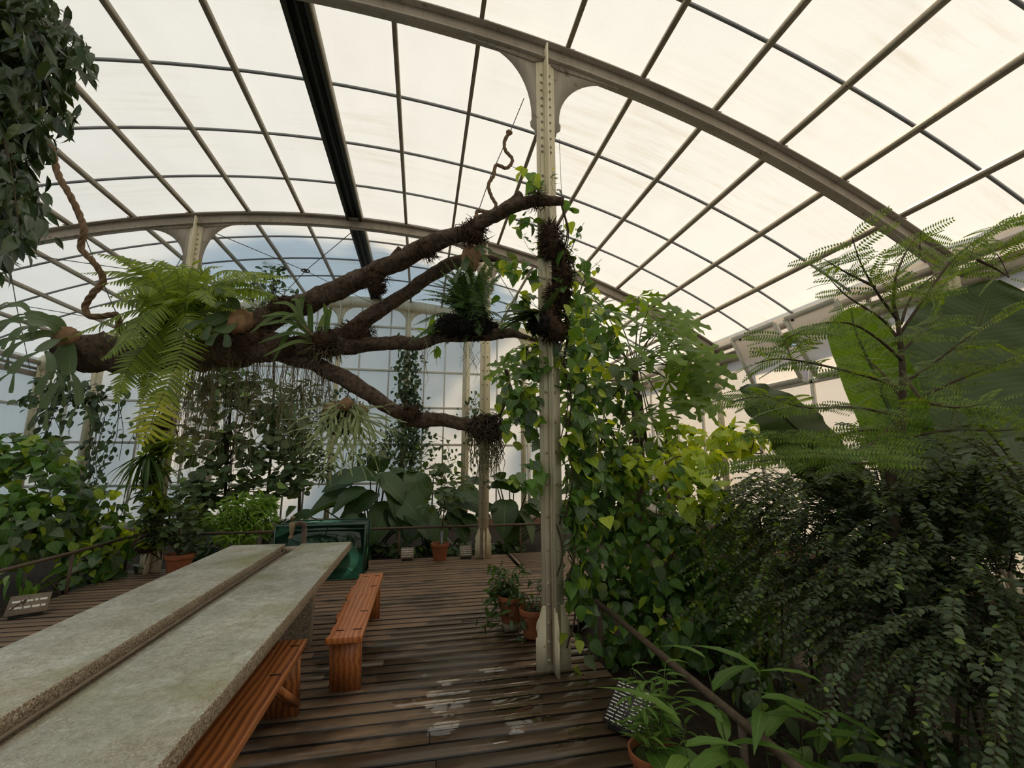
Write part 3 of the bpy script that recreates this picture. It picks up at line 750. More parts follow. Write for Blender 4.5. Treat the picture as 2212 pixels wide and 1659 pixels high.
# ------------------------------------------------------------------ glass tank
root = empty('glass_tank', (-1.3, 6.75, 0)); tag(root, 'large empty green-tinted glass tank on the deck behind the granite table', 'glass tank')
x0, x1, y0, y1, z1 = -1.83, -.70, 6.45, 7.05, .70; parts = []
for nm, a, b in (('pane', (x0, y0, .02), (x1, y0 + .01, z1)), ('pane', (x0, y1 - .01, .02), (x1, y1, z1)), ('pane', (x0, y0 + .01, .02), (x0 + .01, y1 - .01, z1)), ('pane', (x1 - .01, y0 + .01, .02), (x1, y1 - .01, z1)), ('lid', (x0, y0, z1), (x1, y1, z1 + .01))):
    m = MB(); box(m, a, b); parts.append(m.build(nm, M['tank']))
m = MB()
for x in (x0, x1):
    for y in (y0, y1): bar(m, (x, y, 0), (x, y, z1), .014, .014, up=(1, 0, 0))
for z in (.01, z1 - .05, z1 + .008):
    for p, q2 in (((x0, y0), (x1, y0)), ((x1, y0), (x1, y1)), ((x1, y1), (x0, y1)), ((x0, y1), (x0, y0))): bar(m, (*p, z), (*q2, z), .012, .012)
box(m, (x0 + .01, y0 + .01, .004), (x1 - .01, y1 - .01, .02))
parts.append(m.build('glass_edge', M['tank_edge'])); adopt(root, *parts)

# ------------------------------------------------------------------ slanted plant labels
def label_board(c, w, d, tilt, rz, label, mat='sign', lines=5, cols=1, group='slanted plant labels at the edge of the deck'):
    root = empty('plant_label', tuple(c), rz); tag(root, label, 'plant label', group)
    a = math.radians(tilt); ca, sa = math.cos(a), math.sin(a)
    def T(u, v, h=0): return (u, v * ca - h * sa, .03 + (v + d / 2) * sa + h * ca)
    b = MB(); V = [T(u, v, h) for h in (0, .012) for u, v in ((-w / 2, -d / 2), (w / 2, -d / 2), (w / 2, d / 2), (-w / 2, d / 2))]
    b.add(V, [(0, 3, 2, 1), (4, 5, 6, 7), (0, 1, 5, 4), (1, 2, 6, 5), (2, 3, 7, 6), (3, 0, 4, 7)])
    t = MB(); r = random.Random(lines * 7 + cols)
    for cidx in range(cols):
        cw = w / cols
        for k in range(lines):
            v = d / 2 - d * (k + 1) / (lines + 1); u = -w / 2 + cidx * cw + cw * .08; end = -w / 2 + (cidx + 1) * cw - cw * .08
            while u < end:
                l = min(r.uniform(.012, .04) * w / .2, end - u); hh = d / (lines + 1) * .16
                V = [T(u, v - hh, .0135), T(u + l, v - hh, .0135), T(u + l, v + hh, .0135), T(u, v + hh, .0135)]; t.add(V, [(0, 1, 2, 3)])
                u += l + .008 * w / .2
    s = MB(); 
    for u in (-w * .35, w * .35): tube(s, [(u, d * .3 * ca, -.13), (u, d * .3 * ca, .03 + .8 * d * sa)], .006, 6)
    box(s, (-w * .4, -d * .45 * ca, -.0), (w * .4, -d * .4 * ca, .032))
    bo = b.build('board', M[mat]); bo.parent = root; tl = t.build('text_lines', M['letter']); tl.name = 'small_print'; tl.parent = bo
    st = s.build('stake', M['dark_steel']); st.parent = root
    return root
for o_ in (label_board((-3.90, 5.72, 0), .30, .26, 32, math.radians(28), 'brown slanted plant label lying at the left edge of the deck below the railing', 'sign', 2),
           label_board((-.15, 7.5, 0), .21, .2, 48, 0, 'small slanted plant label between the glass tank and the potted sapling', 'sign', 4),
           label_board((.78, 7.46, 0), .21, .2, 50, 0, 'small slanted plant label between the potted sapling and the far column', 'sign', 5),
           label_board((1.27, 2.66, 0), .27, .25, 42, math.radians(-58), 'dark plant label with two columns of small print, beside the near terracotta pot', 'sign_dark', 12, 2)): pass
root = empty('name_board', tuple(PZ(1990, 1652, .02)), math.radians(-30)); tag(root, 'black name board with faint capital letters, under the dark shrubs', 'plant label')
m = MB(); box(m, (-.2, -.005, 0), (.22, .005, .09)); o = m.build('board', M['sign_dark']); o.parent = root; o.rotation_euler = (math.radians(-30), 0, 0)
fc = bpy.data.curves.new('lettering', 'FONT'); fc.body = 'TAMAR'; fc.size = .075; fc.extrude = .001; ft = bpy.data.objects.new('lettering_source', fc); COL.objects.link(ft)
bpy.context.view_layer.update()
me_ = bpy.data.meshes.new_from_object(ft); bpy.data.objects.remove(ft, do_unlink=True)
fo = bpy.data.objects.new('lettering', me_); COL.objects.link(fo); me_.materials.clear(); me_.materials.append(M['sign'])
fo.parent = o; fo.rotation_euler = (math.radians(90), 0, 0); fo.location = (-.16, -.0065, .018)
# ================================================================== PLANTS
UP = np.array([0, 0, 1.0])
def unit(v): v = np.asarray(v, float); return v / (np.linalg.norm(v, axis=-1, keepdims=True) + 1e-12)
def leaf_tpl(prof, fold=.25, droop=.15, ncol=1, wave=0.0, two=True):
    """prof: (v along, half width). Axis +y, face +z. ncol columns each side of the midrib."""
    V = []; UV = []; F = []
    for i, (v, w) in enumerate(prof):
        for c in range(-ncol, ncol + 1):
            x = w * c / ncol
            V.append((x, v, abs(x) * fold - droop * v * v + (wave * math.sin(v * 40 + c * 2) if abs(c) == ncol else 0))); UV.append((.5 + .5 * c / ncol, v))
    m = 2 * ncol + 1
    for i in range(len(prof) - 1):
        for c in range(m - 1):
            a = i * m + c; F.append((a, a + 1, a + 1 + m, a + m))
    return Tpl(V, F, UV)
T_HEART = leaf_tpl([(-.06, .16), (.06, .36), (.25, .44), (.48, .37), (.72, .22), (.9, .08), (1.0, .01)], .22, .22, 2)
T_HEART_S = leaf_tpl([(-.03, .2), (.25, .42), (.6, .3), (1.0, .01)], .22, .22, 1)
T_OVAL = leaf_tpl([(0, .03), (.2, .22), (.5, .30), (.8, .20), (1, .01)], .25, .2, 1)
T_ROUND = leaf_tpl([(0, .15), (.2, .40), (.55, .46), (.85, .28), (1, .03)], .15, .15, 1)
T_LANCE = leaf_tpl([(0, .015), (.15, .09), (.4, .125), (.7, .08), (1, .003)], .3, .35, 1)
T_FICUS = leaf_tpl([(0, .02), (.2, .17), (.5, .21), (.75, .13), (.9, .04), (1.0, .008)], .35, .25, 1)
T_PINNA = leaf_tpl([(0, .07), (.1, .10), (.5, .085), (.85, .045), (1, .004)], .2, .22, 1)
T_BLADE = leaf_tpl([(0, .012), (.12, .045), (.35, .06), (.65, .045), (.85, .02), (1, .002)], .4, .55, 1)
T_TINY = Tpl([(-.3, .3, 0), (0, 0, 0), (.3, .3, 0), (.22, .8, 0), (0, 1, .0), (-.22, .8, 0)], [(0, 1, 2, 3), (3, 4, 5, 0)], [(0, .3), (.5, 0), (1, .3), (.9, .8), (.5, 1), (.1, .8)])

def place(mb, tpl, pos, axis, nrm, scale, mat=0, wscale=None):
    pos = np.asarray(pos, float); n = len(pos)
    if n == 0: return
    y = unit(np.broadcast_to(axis, (n, 3))); z = np.broadcast_to(nrm, (n, 3)); z = unit(z - y * (z * y).sum(1, keepdims=True)); x = np.cross(y, z)
    s = np.broadcast_to(scale, (n,))[:, None]; ws = s if wscale is None else s * np.broadcast_to(wscale, (n,))[:, None]
    mb.inst(tpl, np.stack([x * ws, y * s, z * s], axis=2), pos, mat)
def rnd(n, s=1.0): return rng.normal(size=(n, 3)) * s
def mats_mix(n, *fr):
    """material slot per leaf: fr = fraction for slot 1, 2 ..."""
    r = rng.random(n); m = np.zeros(n, int); acc = 0
    for i, f in enumerate(fr): m[(r >= acc) & (r < acc + f)] = i + 1; acc += f
    return m
def blob(c, r, n, shell=.35):
    d = unit(rnd(n)); k = (shell + (1 - shell) * rng.random(n)) ** (1 / 2.0)
    return np.asarray(c) + d * np.asarray(r) * k[:, None], d
def tocam(p): return unit(CAM - np.asarray(p, float))
def hang_leaves(mb, pos, out, size, tpl=T_HEART, mats=0, down=.72, o=.6, j=.5, svar=.38):
    """leaves that hang tip down, their faces turned outwards and up"""
    n = len(pos); ax = unit(-UP * down + out * o + rnd(n, j)); nr = unit(out * .9 + UP * .7 + rnd(n, .35))
    place(mb, tpl, pos, ax, nr, size * (1 - svar + 2 * svar * rng.random(n)), mats)
def pblob(px, py, Y, rpx, rpy, rd=None):
    c = P(px, py, Y); k = depth(c) / FPX
    return c, np.array([rpx * k, (rd if rd else min(rpx, rpy) * k), rpy * k])
def climber(name, label, cat, blobs, tpl, size, mats, dens, mixf=(), stems=(), group=None, base=None, **kw):
    """a leafy mass: stems feeding overlapping clumps of leaves. blobs: (px, py, Y, rpx, rpy, rdepth)"""
    b0 = P(*blobs[0][:3]) if base is None else np.asarray(base)
    root = empty(name, (b0[0], b0[1], max(-.1, 0 if base is None else base[2]))); tag(root, label, cat, group)
    f = MB(); s = MB(); k = 0
    for bl in blobs:
        c, r = pblob(*bl[:5], bl[5] if len(bl) > 5 else None); d = (bl[6] if len(bl) > 6 else 1) * dens
        area = 4 * math.pi * ((r[0] * r[2]) ** .8 + (r[0] * r[1]) ** .8 + (r[1] * r[2]) ** .8) / 3
        n = max(8, int(d * area / (size * size))); 
        fr = bl[7] if len(bl) > 7 else mixf
        p, o = blob(c, r, n); p[:, 2] = np.maximum(p[:, 2], -.08)
        hang_leaves(f, p, o, size, tpl, mats_mix(n, *fr), **kw)
        for q in range(max(2, int(4 * bl[6] if len(bl) > 6 else 4))):
            e = c + unit(rnd(1))[0] * r * .9; st = np.array([c[0] + rng.normal() * r[0] * .3, c[1] + rng.normal() * r[1] * .3, max(-.1, c[2] - r[2] * 1.0)])
            tube(s, smooth_path([st, (st + e) / 2 + rnd(1)[0] * .08, e], 5), .006, 5)
    for st in stems: tube(s, smooth_path([np.asarray(q, float) for q in st[0]], 6), st[1], 6)
    adopt(root, f.build('foliage', mats), s.build('stem', M['twig'])); return root

# ---- ficus crown hanging in from the top left corner
root = empty('weeping_fig', tuple(P(-60, 100, 2.2))); tag(root, 'dark glossy weeping fig crown hanging in at the top left corner', 'tree')
f = MB(); s = MB()
ends = [(150, 150), (120, 60), (60, 30), (165, 95), (130, 250), (100, 200), (150, 120), (60, 300), (90, 260), (70, 470), (40, 360), (55, 400), (20, 420), (20, 500), (60, 540), (10, 330), (40, 120), (90, 100), (30, 200), (60, 180), (100, 30), (130, 130), (20, 60), (80, 330), (10, 560), (110, 170)]
for ex, ey in ends:
  for r_ in range(4):
    Y = 2.0 + rng.random() * .7; jx, jy = rng.normal(0, 14, 2)
    a = P(-90 + rng.normal() * 20, ey * .55 - 60, Y); e = P(ex + jx, ey + jy, Y + rng.normal() * .1); b = (a + e) / 2 + np.array([0, 0, .12])
    path = smooth_path([a, b, e], 9); tube(s, path, np.linspace(.008, .0015, len(path)), 5)
    n = 46; i = rng.integers(2, len(path), n); pos = path[i] + rnd(n, .028); o = unit(rnd(n) * (1, 1, .2))
    place(f, T_FICUS, pos, unit(o * .6 - UP * .9), unit(rnd(n) + UP * .5), .088 * (.7 + .5 * rng.random(n)))
adopt(root, f.build('foliage', L['ficus']), s.build('twigs', M['twig'])); bpy.data.objects['twigs'].name = 'branch'

# ---- the great forked limb hung across the house
def limb(pts):
    c = np.array([P(x, y, Y) for x, y, Y, r in pts]); r = np.array([rad(q, p[3]) for q, p in zip(c, pts)]); return c, r
root = empty('forked_tree_limb', tuple(P(545, 735, 4.8))); tag(root, 'huge dead forked tree limb hung level across the house, carrying ferns and orchids', 'tree limb')
LIMB = dict(
 trunk=[(150, 762, 5.2, 36), (175, 760, 5.15, 40), (230, 765, 5.1, 38), (300, 768, 5.05, 36), (400, 768, 5.0, 34), (480, 757, 4.9, 38), (540, 740, 4.8, 44), (600, 752, 4.75, 30), (680, 752, 4.65, 26), (740, 735, 4.55, 26), (768, 728, 4.5, 22)],
 upper=[(520, 735, 4.82, 26), (560, 700, 4.78, 30), (610, 672, 4.7, 26), (680, 648, 4.55, 21), (740, 620, 4.4, 21), (800, 592, 4.25, 21), (870, 560, 4.1, 19), (940, 523, 3.9, 18), (1000, 503, 3.72, 16), (1060, 470, 3.55, 15), (1110, 446, 3.42, 14), (1160, 434, 3.3, 11), (1218, 435, 3.22, 8)],
 spur=[(1045, 478, 3.6, 9), (1085, 452, 3.55, 10), (1125, 418, 3.5, 7)],
 stub=[(826, 586, 4.2, 9), (845, 562, 4.2, 8), (864, 536, 4.18, 7)],
 middle=[(755, 735, 4.5, 26), (790, 690, 4.45, 17), (850, 652, 4.35, 15), (915, 606, 4.25, 14), (975, 570, 4.15, 13), (1030, 558, 4.1, 9), (1092, 562, 4.0, 4)],
 low_right=[(740, 745, 4.5, 24), (800, 744, 4.4, 15), (860, 740, 4.3, 14), (905, 742, 4.2, 13), (960, 728, 4.05, 13), (1040, 724, 3.9, 13), (1100, 720, 3.8, 10), (1135, 728, 3.7, 5), (1172, 738, 3.6, 4)],
 down=[(590, 760, 4.75, 20), (640, 775, 4.7, 17), (700, 795, 4.6, 16), (760, 828, 4.5, 17), (820, 865, 4.4, 16), (870, 898, 4.35, 15), (900, 906, 4.3, 17), (960, 908, 4.2, 13), (1020, 921, 4.15, 13), (1092, 936, 4.1, 9)],
 twig=[(1078, 900, 4.1, 3.5), (1090, 870, 4.08, 5), (1103, 850, 4.06, 6), (1098, 826, 4.06, 4), (1093, 798, 4.05, 4)])
parts = []
for k, pts in LIMB.items():
    c, r = limb(pts); mb = MB(); tube(mb, c, r, 18, rough=.15, sub=7); parts.append(mb.build('trunk' if k == 'trunk' else 'branch', M['bark'], smooth=True))
# fibre lashings and tufts along it are part of the limb
for px, py, Y, rp in ((620, 665, 4.6, 30), (810, 600, 4.2, 22), (1020, 505, 3.68, 30), (540, 735, 4.72, 42), (770, 720, 4.42, 34), (1160, 432, 3.28, 15), (890, 895, 4.28, 22), (925, 540, 3.9, 18), (700, 740, 4.5, 34), (640, 750, 4.66, 34)):
    c, r = pblob(px, py, Y, rp, rp * .8); mb = MB(); n = int(150 * rp / 25)
    p, d = blob(c, r * 1.05, n, .2)
    for a, b in zip(p, d): tube(mb, [a, a + unit(b + rnd(1)[0] * .7) * .05, a + unit(b * .5 - UP * .5 + rnd(1)[0] * .6) * .10], [.005, .004, .001], 3, cap=False)
    mb2 = dome_tpl(10, 5); tt = MB(); 
    V = np.vstack([mb2.V, mb2.V * (1, 1, -1)]); 
    bl = MB(); u = unit(rnd(420)); hull = u
    tube(mb, [c - (r[0] * .8, 0, 0), c - (r[0] * .4, 0, 0), c + (r[0] * .4, 0, 0), c + (r[0] * .8, 0, 0)], [r[2] * .4, r[2] * .85, r[2] * .85, r[2] * .4], 12, rough=.2)
    parts.append(mb.build('fibre_tuft', M['moss_bark']))
adopt(root, *parts)

# hanging aerial roots below the limb
def roots(name, label, px0, px1, py, Y, lo, hi, n, spread=.08, group=None, grow=None):
    c0 = P((px0 + px1) / 2, py, Y); root = empty(name, tuple(c0)); tag(root, label, 'hanging roots', group, 'stuff'); mb = MB()
    for i in range(n):
        a = P(rng.uniform(px0, px1), py + rng.normal() * 5, Y + rng.normal() * .06); Ln = rng.uniform(lo, hi)
        k = 6; pts = [a + np.array([0, 0, -Ln * t]) + rnd(1)[0] * (.02, .02, 0) * (t > 0) + np.array([spread * t * rng.normal() * .3, 0, 0]) for t in np.linspace(0, 1, k)]
        tube(mb, pts, [.0026] * 4 + [.002, .001], 3, cap=False)
    f = mb.build('root_strands', M['root']); f.name = 'root_curtain'; adopt(root, f); return root
roots('hanging_roots', 'thick curtain of thin brown roots hanging below the limb, right of the yellowing fern frond', 395, 480, 785, 4.9, .5, 1.15, 90)
roots('hanging_roots', 'sparse long roots hanging below the fork of the limb', 490, 600, 775, 4.8, .3, 1.3, 60)
roots('hanging_roots', 'fine greyish roots hanging under the strap-leaved orchid', 610, 720, 790, 4.6, .4, 1.0, 90)

# ---- ferns -------------------------------------------------------
def frond(f, s, path, width, mat=0, tpl=T_PINNA, step=.02, nrm=UP, droop=.35, taper=.12, start=.1, ang=.25, rr=.004, ws=.68):
    path = smooth_path(path, 10); seg = np.linalg.norm(np.diff(path, axis=0), axis=1); cum = np.concatenate([[0], np.cumsum(seg)]); Ln = cum[-1]
    n = max(6, int(Ln / step)); t = np.linspace(start, .995, n) * Ln
    pos = np.column_stack([np.interp(t, cum, path[:, i]) for i in range(3)])
    d = unit(np.gradient(pos, axis=0)); nr = unit(nrm - d * (d @ np.asarray(nrm))[:, None] + rnd(n, .04)); side = np.cross(d, nr)
    u = t / Ln; prof = np.minimum(1, (u / .22 + .35)) * np.clip((1 - u) / .42, taper, 1) ** .75
    for sg in (-1, 1):
        ax = unit(side * sg + d * (ang + .5 * u[:, None] ** 3) - UP * droop * .4 + rnd(n, .05))
        place(f, tpl, pos, ax, nr + side * sg * .15 + rnd(n, .08), width / 2 * prof * (.92 + .16 * rng.random(n)), mat, wscale=np.clip(step / (width / 2 * prof + 1e-4) * 6.6 * ws, .5, 2.6))
    tube(s, path, np.linspace(rr, rr * .35, len(path)), 4, cap=False)
root = empty('sword_fern', tuple(P(380, 735, 4.75))); tag(root, 'very large green sword fern on the limb, one long frond hanging down and turning yellow', 'fern')
f = MB(); fy = MB(); s = MB()
cen = P(385, 690, 4.75)
def PP(*a): return [P(x, y, Y) for x, y, Y in a]
frond(f, s, PP((400, 650, 4.7), (405, 700, 4.5), (385, 780, 4.4), (350, 860, 4.35)), .42, step=.034, nrm=np.array([.05, -1, .25]), droop=.1, taper=.9, start=.02, ws=.62)
frond(fy, s, PP((355, 848, 4.35), (335, 890, 4.33), (322, 930, 4.32), (306, 955, 4.32)), .42, step=.034, nrm=np.array([.05, -1, .2]), droop=.1, start=.0, taper=.15, ws=.62)
frond(f, s, PP((390, 660, 4.7), (330, 670, 4.5), (270, 735, 4.4), (222, 775, 4.35)), .40, step=.028, nrm=np.array([-.2, -.8, .6]))
frond(f, s, PP((380, 690, 4.7), (320, 740, 4.6), (275, 800, 4.55), (250, 865, 4.5)), .40, step=.03, nrm=np.array([0, -1, .3]))
frond(f, s, PP((380, 690, 4.7), (340, 740, 4.65), (320, 820, 4.6), (300, 870, 4.6)), .32, step=.03, nrm=np.array([0, -1, .3]))
frond(f, s, PP((370, 680, 4.75), (290, 670, 4.7), (215, 700, 4.7), (150, 728, 4.7)), .28, step=.028, nrm=np.array([0, -.6, .9]))
for e in ((200, 545, 4.6, .30), (260, 560, 4.5, .30), (225, 612, 4.6, .30), (390, 570, 4.9, .3), (370, 580, 4.7, .28), (560, 620, 4.6, .34), (620, 650, 4.6, .30), (590, 590, 5.0, .3), (470, 600, 4.9, .3), (510, 640, 4.4, .3), (300, 600, 5.1, .3), (560, 660, 4.4, .26), (600, 610, 4.8, .26), (330, 560, 5.0, .28), (480, 575, 4.6, .26), (430, 560, 4.5, .26), (640, 600, 4.5, .24), (530, 585, 4.4, .26), (580, 650, 4.9, .24), (240, 640, 4.3, .28), (460, 660, 4.2, .28), (170, 590, 4.8, .24)):
    ex, ey, eY, w = e; E = P(ex, ey, eY); Mid = (cen + E) / 2 + np.array([0, 0, .22])
    frond(f, s, [cen + rnd(1)[0] * .03, Mid, E], w, step=.03, nrm=np.array([rng.normal() * .4, -.9, 1]), droop=.6)
for i in range(16):
    a = rng.uniform(-2.6, 2.6); ln = rng.uniform(.4, .75); E = cen + np.array([math.sin(a) * ln, -abs(math.cos(a)) * .4 * ln + rng.normal() * .15, rng.uniform(-.35, .3)])
    frond(f, s, [cen + rnd(1)[0] * (.15, .05, .04), (cen + E) / 2 + np.array([0, 0, .12]), E], rng.uniform(.2, .3), step=.03, nrm=np.array([rng.normal() * .3, -.8, .8]), droop=.5)
mss = MB(); c, r = pblob(395, 720, 4.85, 90, 24, .16); p, d = blob(c, r, 900, .1); place(mss, T_TINY, p, unit(d + UP * .5 + rnd(900, .5)), unit(rnd(900)), .035)
adopt(root, f.build('fronds', L['fern']), fy.build('yellowing_frond', L['fern_yellow']), s.build('midribs', M['stem']), mss.build('moss_cushion', M['moss']))
bpy.data.objects['fronds'].name = 'frond'; bpy.data.objects['midribs'].name = 'stalk'
tag(bpy.data.objects['yellowing_frond'], 'frond tip turning yellow')

def stag_blade(mb, path, w, fork=2, spread=.5, mat=0, nrm=np.array([0, -1, .4]), g=1.0):
    """antler-like blade: ribbon that widens, then divides into drooping tips"""
    path = smooth_path(path, 6); n = len(path); d = unit(np.gradient(path, axis=0)); nr = unit(nrm - d * (d @ nrm)[:, None]); sd = np.cross(d, nr)
    ws = np.interp(np.linspace(0, 1, n), [0, .2, .8, 1], [.25, .5, 1, .8]) * w
    V = []; UV = []
    for i in range(n):
        for c in (-1, 0, 1): V.append(path[i] + sd[i] * c * ws[i] / 2 + nr[i] * abs(c) * ws[i] * .12); UV.append((.5 + c / 2, i / n))
    F = [(i * 3 + c, i * 3 + c + 1, i * 3 + 4 + c, i * 3 + 3 + c) for i in range(n - 1) for c in range(2)]
    mb.add(np.array(V), F, mat, UV)
    if fork > 0:
        Ln = np.linalg.norm(path[-1] - path[0]) * .62
        for sg in (-1, 1):
            dirv = unit(d[-1] + sd[-1] * sg * spread - UP * .25 * g + rnd(1)[0] * .12); p0 = path[-1] + sd[-1] * sg * ws[-1] * .22 - d[-1] * .01
            stag_blade(mb, [p0, p0 + dirv * Ln * .5, p0 + unit(dirv - UP * .35 * g) * Ln], w * .62 if fork > 1 else w * .45, fork - 1, spread * .9, mat, nrm, g)
def staghorn(label, px, py, Y, tips, w, shield, mat='stag', fork=2, group='staghorn ferns on the limb'):
    c = P(px, py, Y); root = empty('staghorn_fern', tuple(c)); tag(root, label, 'staghorn fern', group); b = MB()
    for tx, ty, tY in tips:
        e = P(tx, ty, tY); m = (c + e) / 2 + np.array([0, 0, .06]); stag_blade(b, [c, m, e], w, fork, g=.25 if mat == 'stag_pale' else 1.0)
    s = MB(); k = rad(c, shield)
    for q in range(5):
        o = rnd(1)[0] * (.25, .2, .25) * k; V = []; F = []; nn = 14
        for i in range(6):
            for j in range(nn):
                a = 2 * math.pi * j / nn; r = k * (1 - .12 * q) * math.sin(math.pi / 2 * i / 5) * (1 + (.12 * math.sin(7 * a + q) if i > 3 else 0)); V.append(c + o + np.array([r * math.cos(a), -k * .55 * math.cos(math.pi / 2 * i / 5), r * math.sin(a)]))
        for i in range(5):
            for j in range(nn): F.append((i * nn + j, i * nn + (j + 1) % nn, (i + 1) * nn + (j + 1) % nn, (i + 1) * nn + j))
        s.add(np.array(V), F)
    adopt(root, b.build('antler_fronds', L[mat]), s.build('shield_frond', M['shield'], smooth=True)); return root
staghorn('big staghorn fern drooping from the left end of the limb', 150, 735, 5.0, [(100, 690, 4.9), (45, 735, 4.8), (60, 700, 4.7), (120, 800, 4.8), (90, 760, 4.6), (150, 810, 4.7), (60, 680, 5.0), (130, 790, 5.0)], .13, 26, fork=2)
staghorn('staghorn fern with round brown shield, on the limb between big fern and fork', 515, 698, 4.6, [(470, 690, 4.5), (455, 665, 4.6), (490, 650, 4.5), (480, 720, 4.4), (450, 700, 4.4)], .17, 30, fork=1)
staghorn('small staghorn fern clasping the upper branch near the riveted column', 1020, 560, 3.75, [(1045, 535, 3.6), (1060, 575, 3.7), (1000, 585, 3.6), (1055, 540, 3.9), (1010, 590, 3.8)], .07, 22, fork=1)
r9 = staghorn('round ball of pale staghorn ferns hanging from the lower branch', 745, 900, 4.35, [(745 + 62 * math.cos(a) * q, 915 + 48 * math.sin(a) * q, 4.15 + .12 * math.sin(3 * a)) for a in np.linspace(-.5, 6.0, 17) for q in (.55, .9)], .034, 22, 'stag_pale', 2)
m = MB(); c, r = pblob(735, 905, 4.42, 38, 34); p, d = blob(c, r, 500, .1)
for a, b in zip(p, d): tube(m, [a, a + unit(b + rnd(1)[0]) * .05], .006, 3, cap=False)
tube(m, [c - (0, 0, r[2]), c - (0, 0, r[2] * .5), c + (0, 0, r[2] * .5), c + (0, 0, r[2])], [r[0] * .5, r[0] * .95, r[0] * .9, r[0] * .4], 12, rough=.1)
for qx, qy in ((716, 878), (748, 868), (778, 882)):
    tube(m, PP((qx, qy + 14, 4.3), (qx, qy + 4, 4.27), (qx, qy - 8, 4.3)), [.07, .08, .02], 10, mat=1, rough=.2)
hk = MB(); tube(hk, PP((745, 880, 4.4), (752, 850, 4.45), (757, 828, 4.5)), .006, 5); adopt(r9, m.build('root_ball', [M['black'], M['shield']]), hk.build('hanging_wire', M['wire']))

def tuft(name, label, cat, px, py, Y, n, ln, tpl, mat, up=.7, spread=.8, facing=None, ball=0, ballmat='black', droop=None, group=None, width=None):
    c = P(px, py, Y); root = empty(name, tuple(c)); tag(root, label, cat, group); f = MB()
    ax = rnd(n) * (1, 1, .4) * spread + UP * up
    if facing is not None: ax = ax * .6 + np.asarray(facing)
    place(f, tpl, c + rnd(n, .015), ax, unit(UP + rnd(n, .25)), ln * (.7 + .5 * rng.random(n)), 0, wscale=width)
    parts = [f.build('leaves', L[mat])]; parts[0].name = 'leaf_rosette'
    if ball:
        k = rad(c, ball); m = MB(); cc = c - (0, 0, k * .6); p, d = blob(cc, (k, k, k * .8), int(260 * ball / 20), .3)
        for a, b in zip(p, d): tube(m, [a, a + unit(b + rnd(1)[0] * .8) * .035], .005, 3, cap=False)
        tube(m, [cc - (0, 0, k * .8), cc - (0, 0, k * .4), cc + (0, 0, k * .4), cc + (0, 0, k * .8)], [k * .4, k * .9, k * .9, k * .4], 12, rough=.15)
        parts.append(m.build('root_ball', M[ballmat]))
    adopt(root, *parts); return root
# strap-leaved orchid on the fork
c0 = P(700, 752, 4.5); root = empty('strap_leaf_orchid', tuple(c0)); tag(root, 'strap-leaved orchid fanning out from the fork of the limb', 'orchid')
f = MB(); s = MB(); stem = smooth_path(PP((708, 757, 4.5), (680, 730, 4.45), (655, 705, 4.4), (640, 690, 4.4)), 6); tube(s, stem, .018, 6)
for i, (ex, ey, eY) in enumerate([(585, 762, 4.2), (575, 738, 4.2), (570, 708, 4.2), (580, 690, 4.3), (600, 665, 4.3), (632, 660, 4.35), (655, 655, 4.4), (690, 665, 4.4), (705, 672, 4.4), (700, 690, 4.5), (660, 668, 4.3), (610, 700, 4.25), (600, 775, 4.3), (560, 720, 4.3)]):
    p0 = stem[int(len(stem) * (i % 7) / 7)]; e = P(650 + (ex - 650) * 1.22, 712 + (ey - 712) * 1.18, eY); m = (p0 + e) / 2 + np.array([0, 0, .11]); path = smooth_path([p0, m, e], 6); n = len(path)
    d = unit(np.gradient(path, axis=0)); sd = unit(np.cross(d, np.array([.1, -1, .6]))); ws = .026 * np.interp(np.linspace(0, 1, n), [0, .2, .7, 1], [.8, 1, .9, .15]); V = []; UV = []
    for k in range(n):
        for q in (-1, 0, 1): V.append(path[k] + sd[k] * q * ws[k] + np.array([0, 0, .012 * abs(q)])); UV.append((.5 + q / 2, k / n))
    f.add(np.array(V), [(k * 3 + q, k * 3 + q + 1, k * 3 + 4 + q, k * 3 + 3 + q) for k in range(n - 1) for q in range(2)], 0, UV)
p, d = blob(c0, (.2, .1, .08), 200, .1)
for a, b in zip(p, d): tube(s, [a, a + unit(b - UP * .4 + rnd(1)[0] * .6) * .12], [.005, .002], 3, cap=False)
adopt(root, f.build('leaf_fan', L['strap'], smooth=True), s.build('stem', M['root']))
# dark fern on the low right branch
root = empty('dark_fern_clump', tuple(P(1015, 715, 3.85))); tag(root, 'bushy dark fern in a black fibre mass on the branch beside the big column', 'fern')
f = MB(); s = MB(); c = P(1020, 690, 3.85)
for i in range(84):
    a = rng.uniform(0, 2 * math.pi); e = c + np.array([math.cos(a) * rng.uniform(.12, .46) - .07, math.sin(a) * .22, rng.uniform(.02, .56)])
    if i % 5 == 0: e[2] -= .25; e[0] -= .18
    frond(f, s, [c + rnd(1)[0] * .06, (c + e) / 2 + np.array([0, 0, .09]), e], .13, step=.015, nrm=np.array([rng.normal() * .4, -.6, .8]), droop=.3, rr=.0025)
m = MB(); c2, r = pblob(1010, 705, 3.88, 66, 26, .14); p, d = blob(c2, r, 900, .2)
for a, b in zip(p, d): tube(m, [a, a + unit(b + rnd(1)[0] * .7) * .05], .005, 3, cap=False)
tube(m, [c2 - (r[0], 0, 0.01), c2 - (r[0] * .6, 0, 0), c2 + (r[0] * .6, 0, 0), c2 + (r[0], 0, .01)], [r[2] * .3, r[2] * .8, r[2] * .8, r[2] * .3], 12, rough=.15)
adopt(root, f.build('fronds', L['fern_dark']), s.build('midribs', M['stem']), m.build('root_mass', M['black'])); root.children[0].name = 'frond'
tuft('birds_nest_fern', 'bright light-green bird\'s nest fern on the low branch, left of the dark fern', 'fern', 930, 728, 4.1, 16, .20, T_LANCE, 'bright', up=.8, spread=.8, width=1.6)
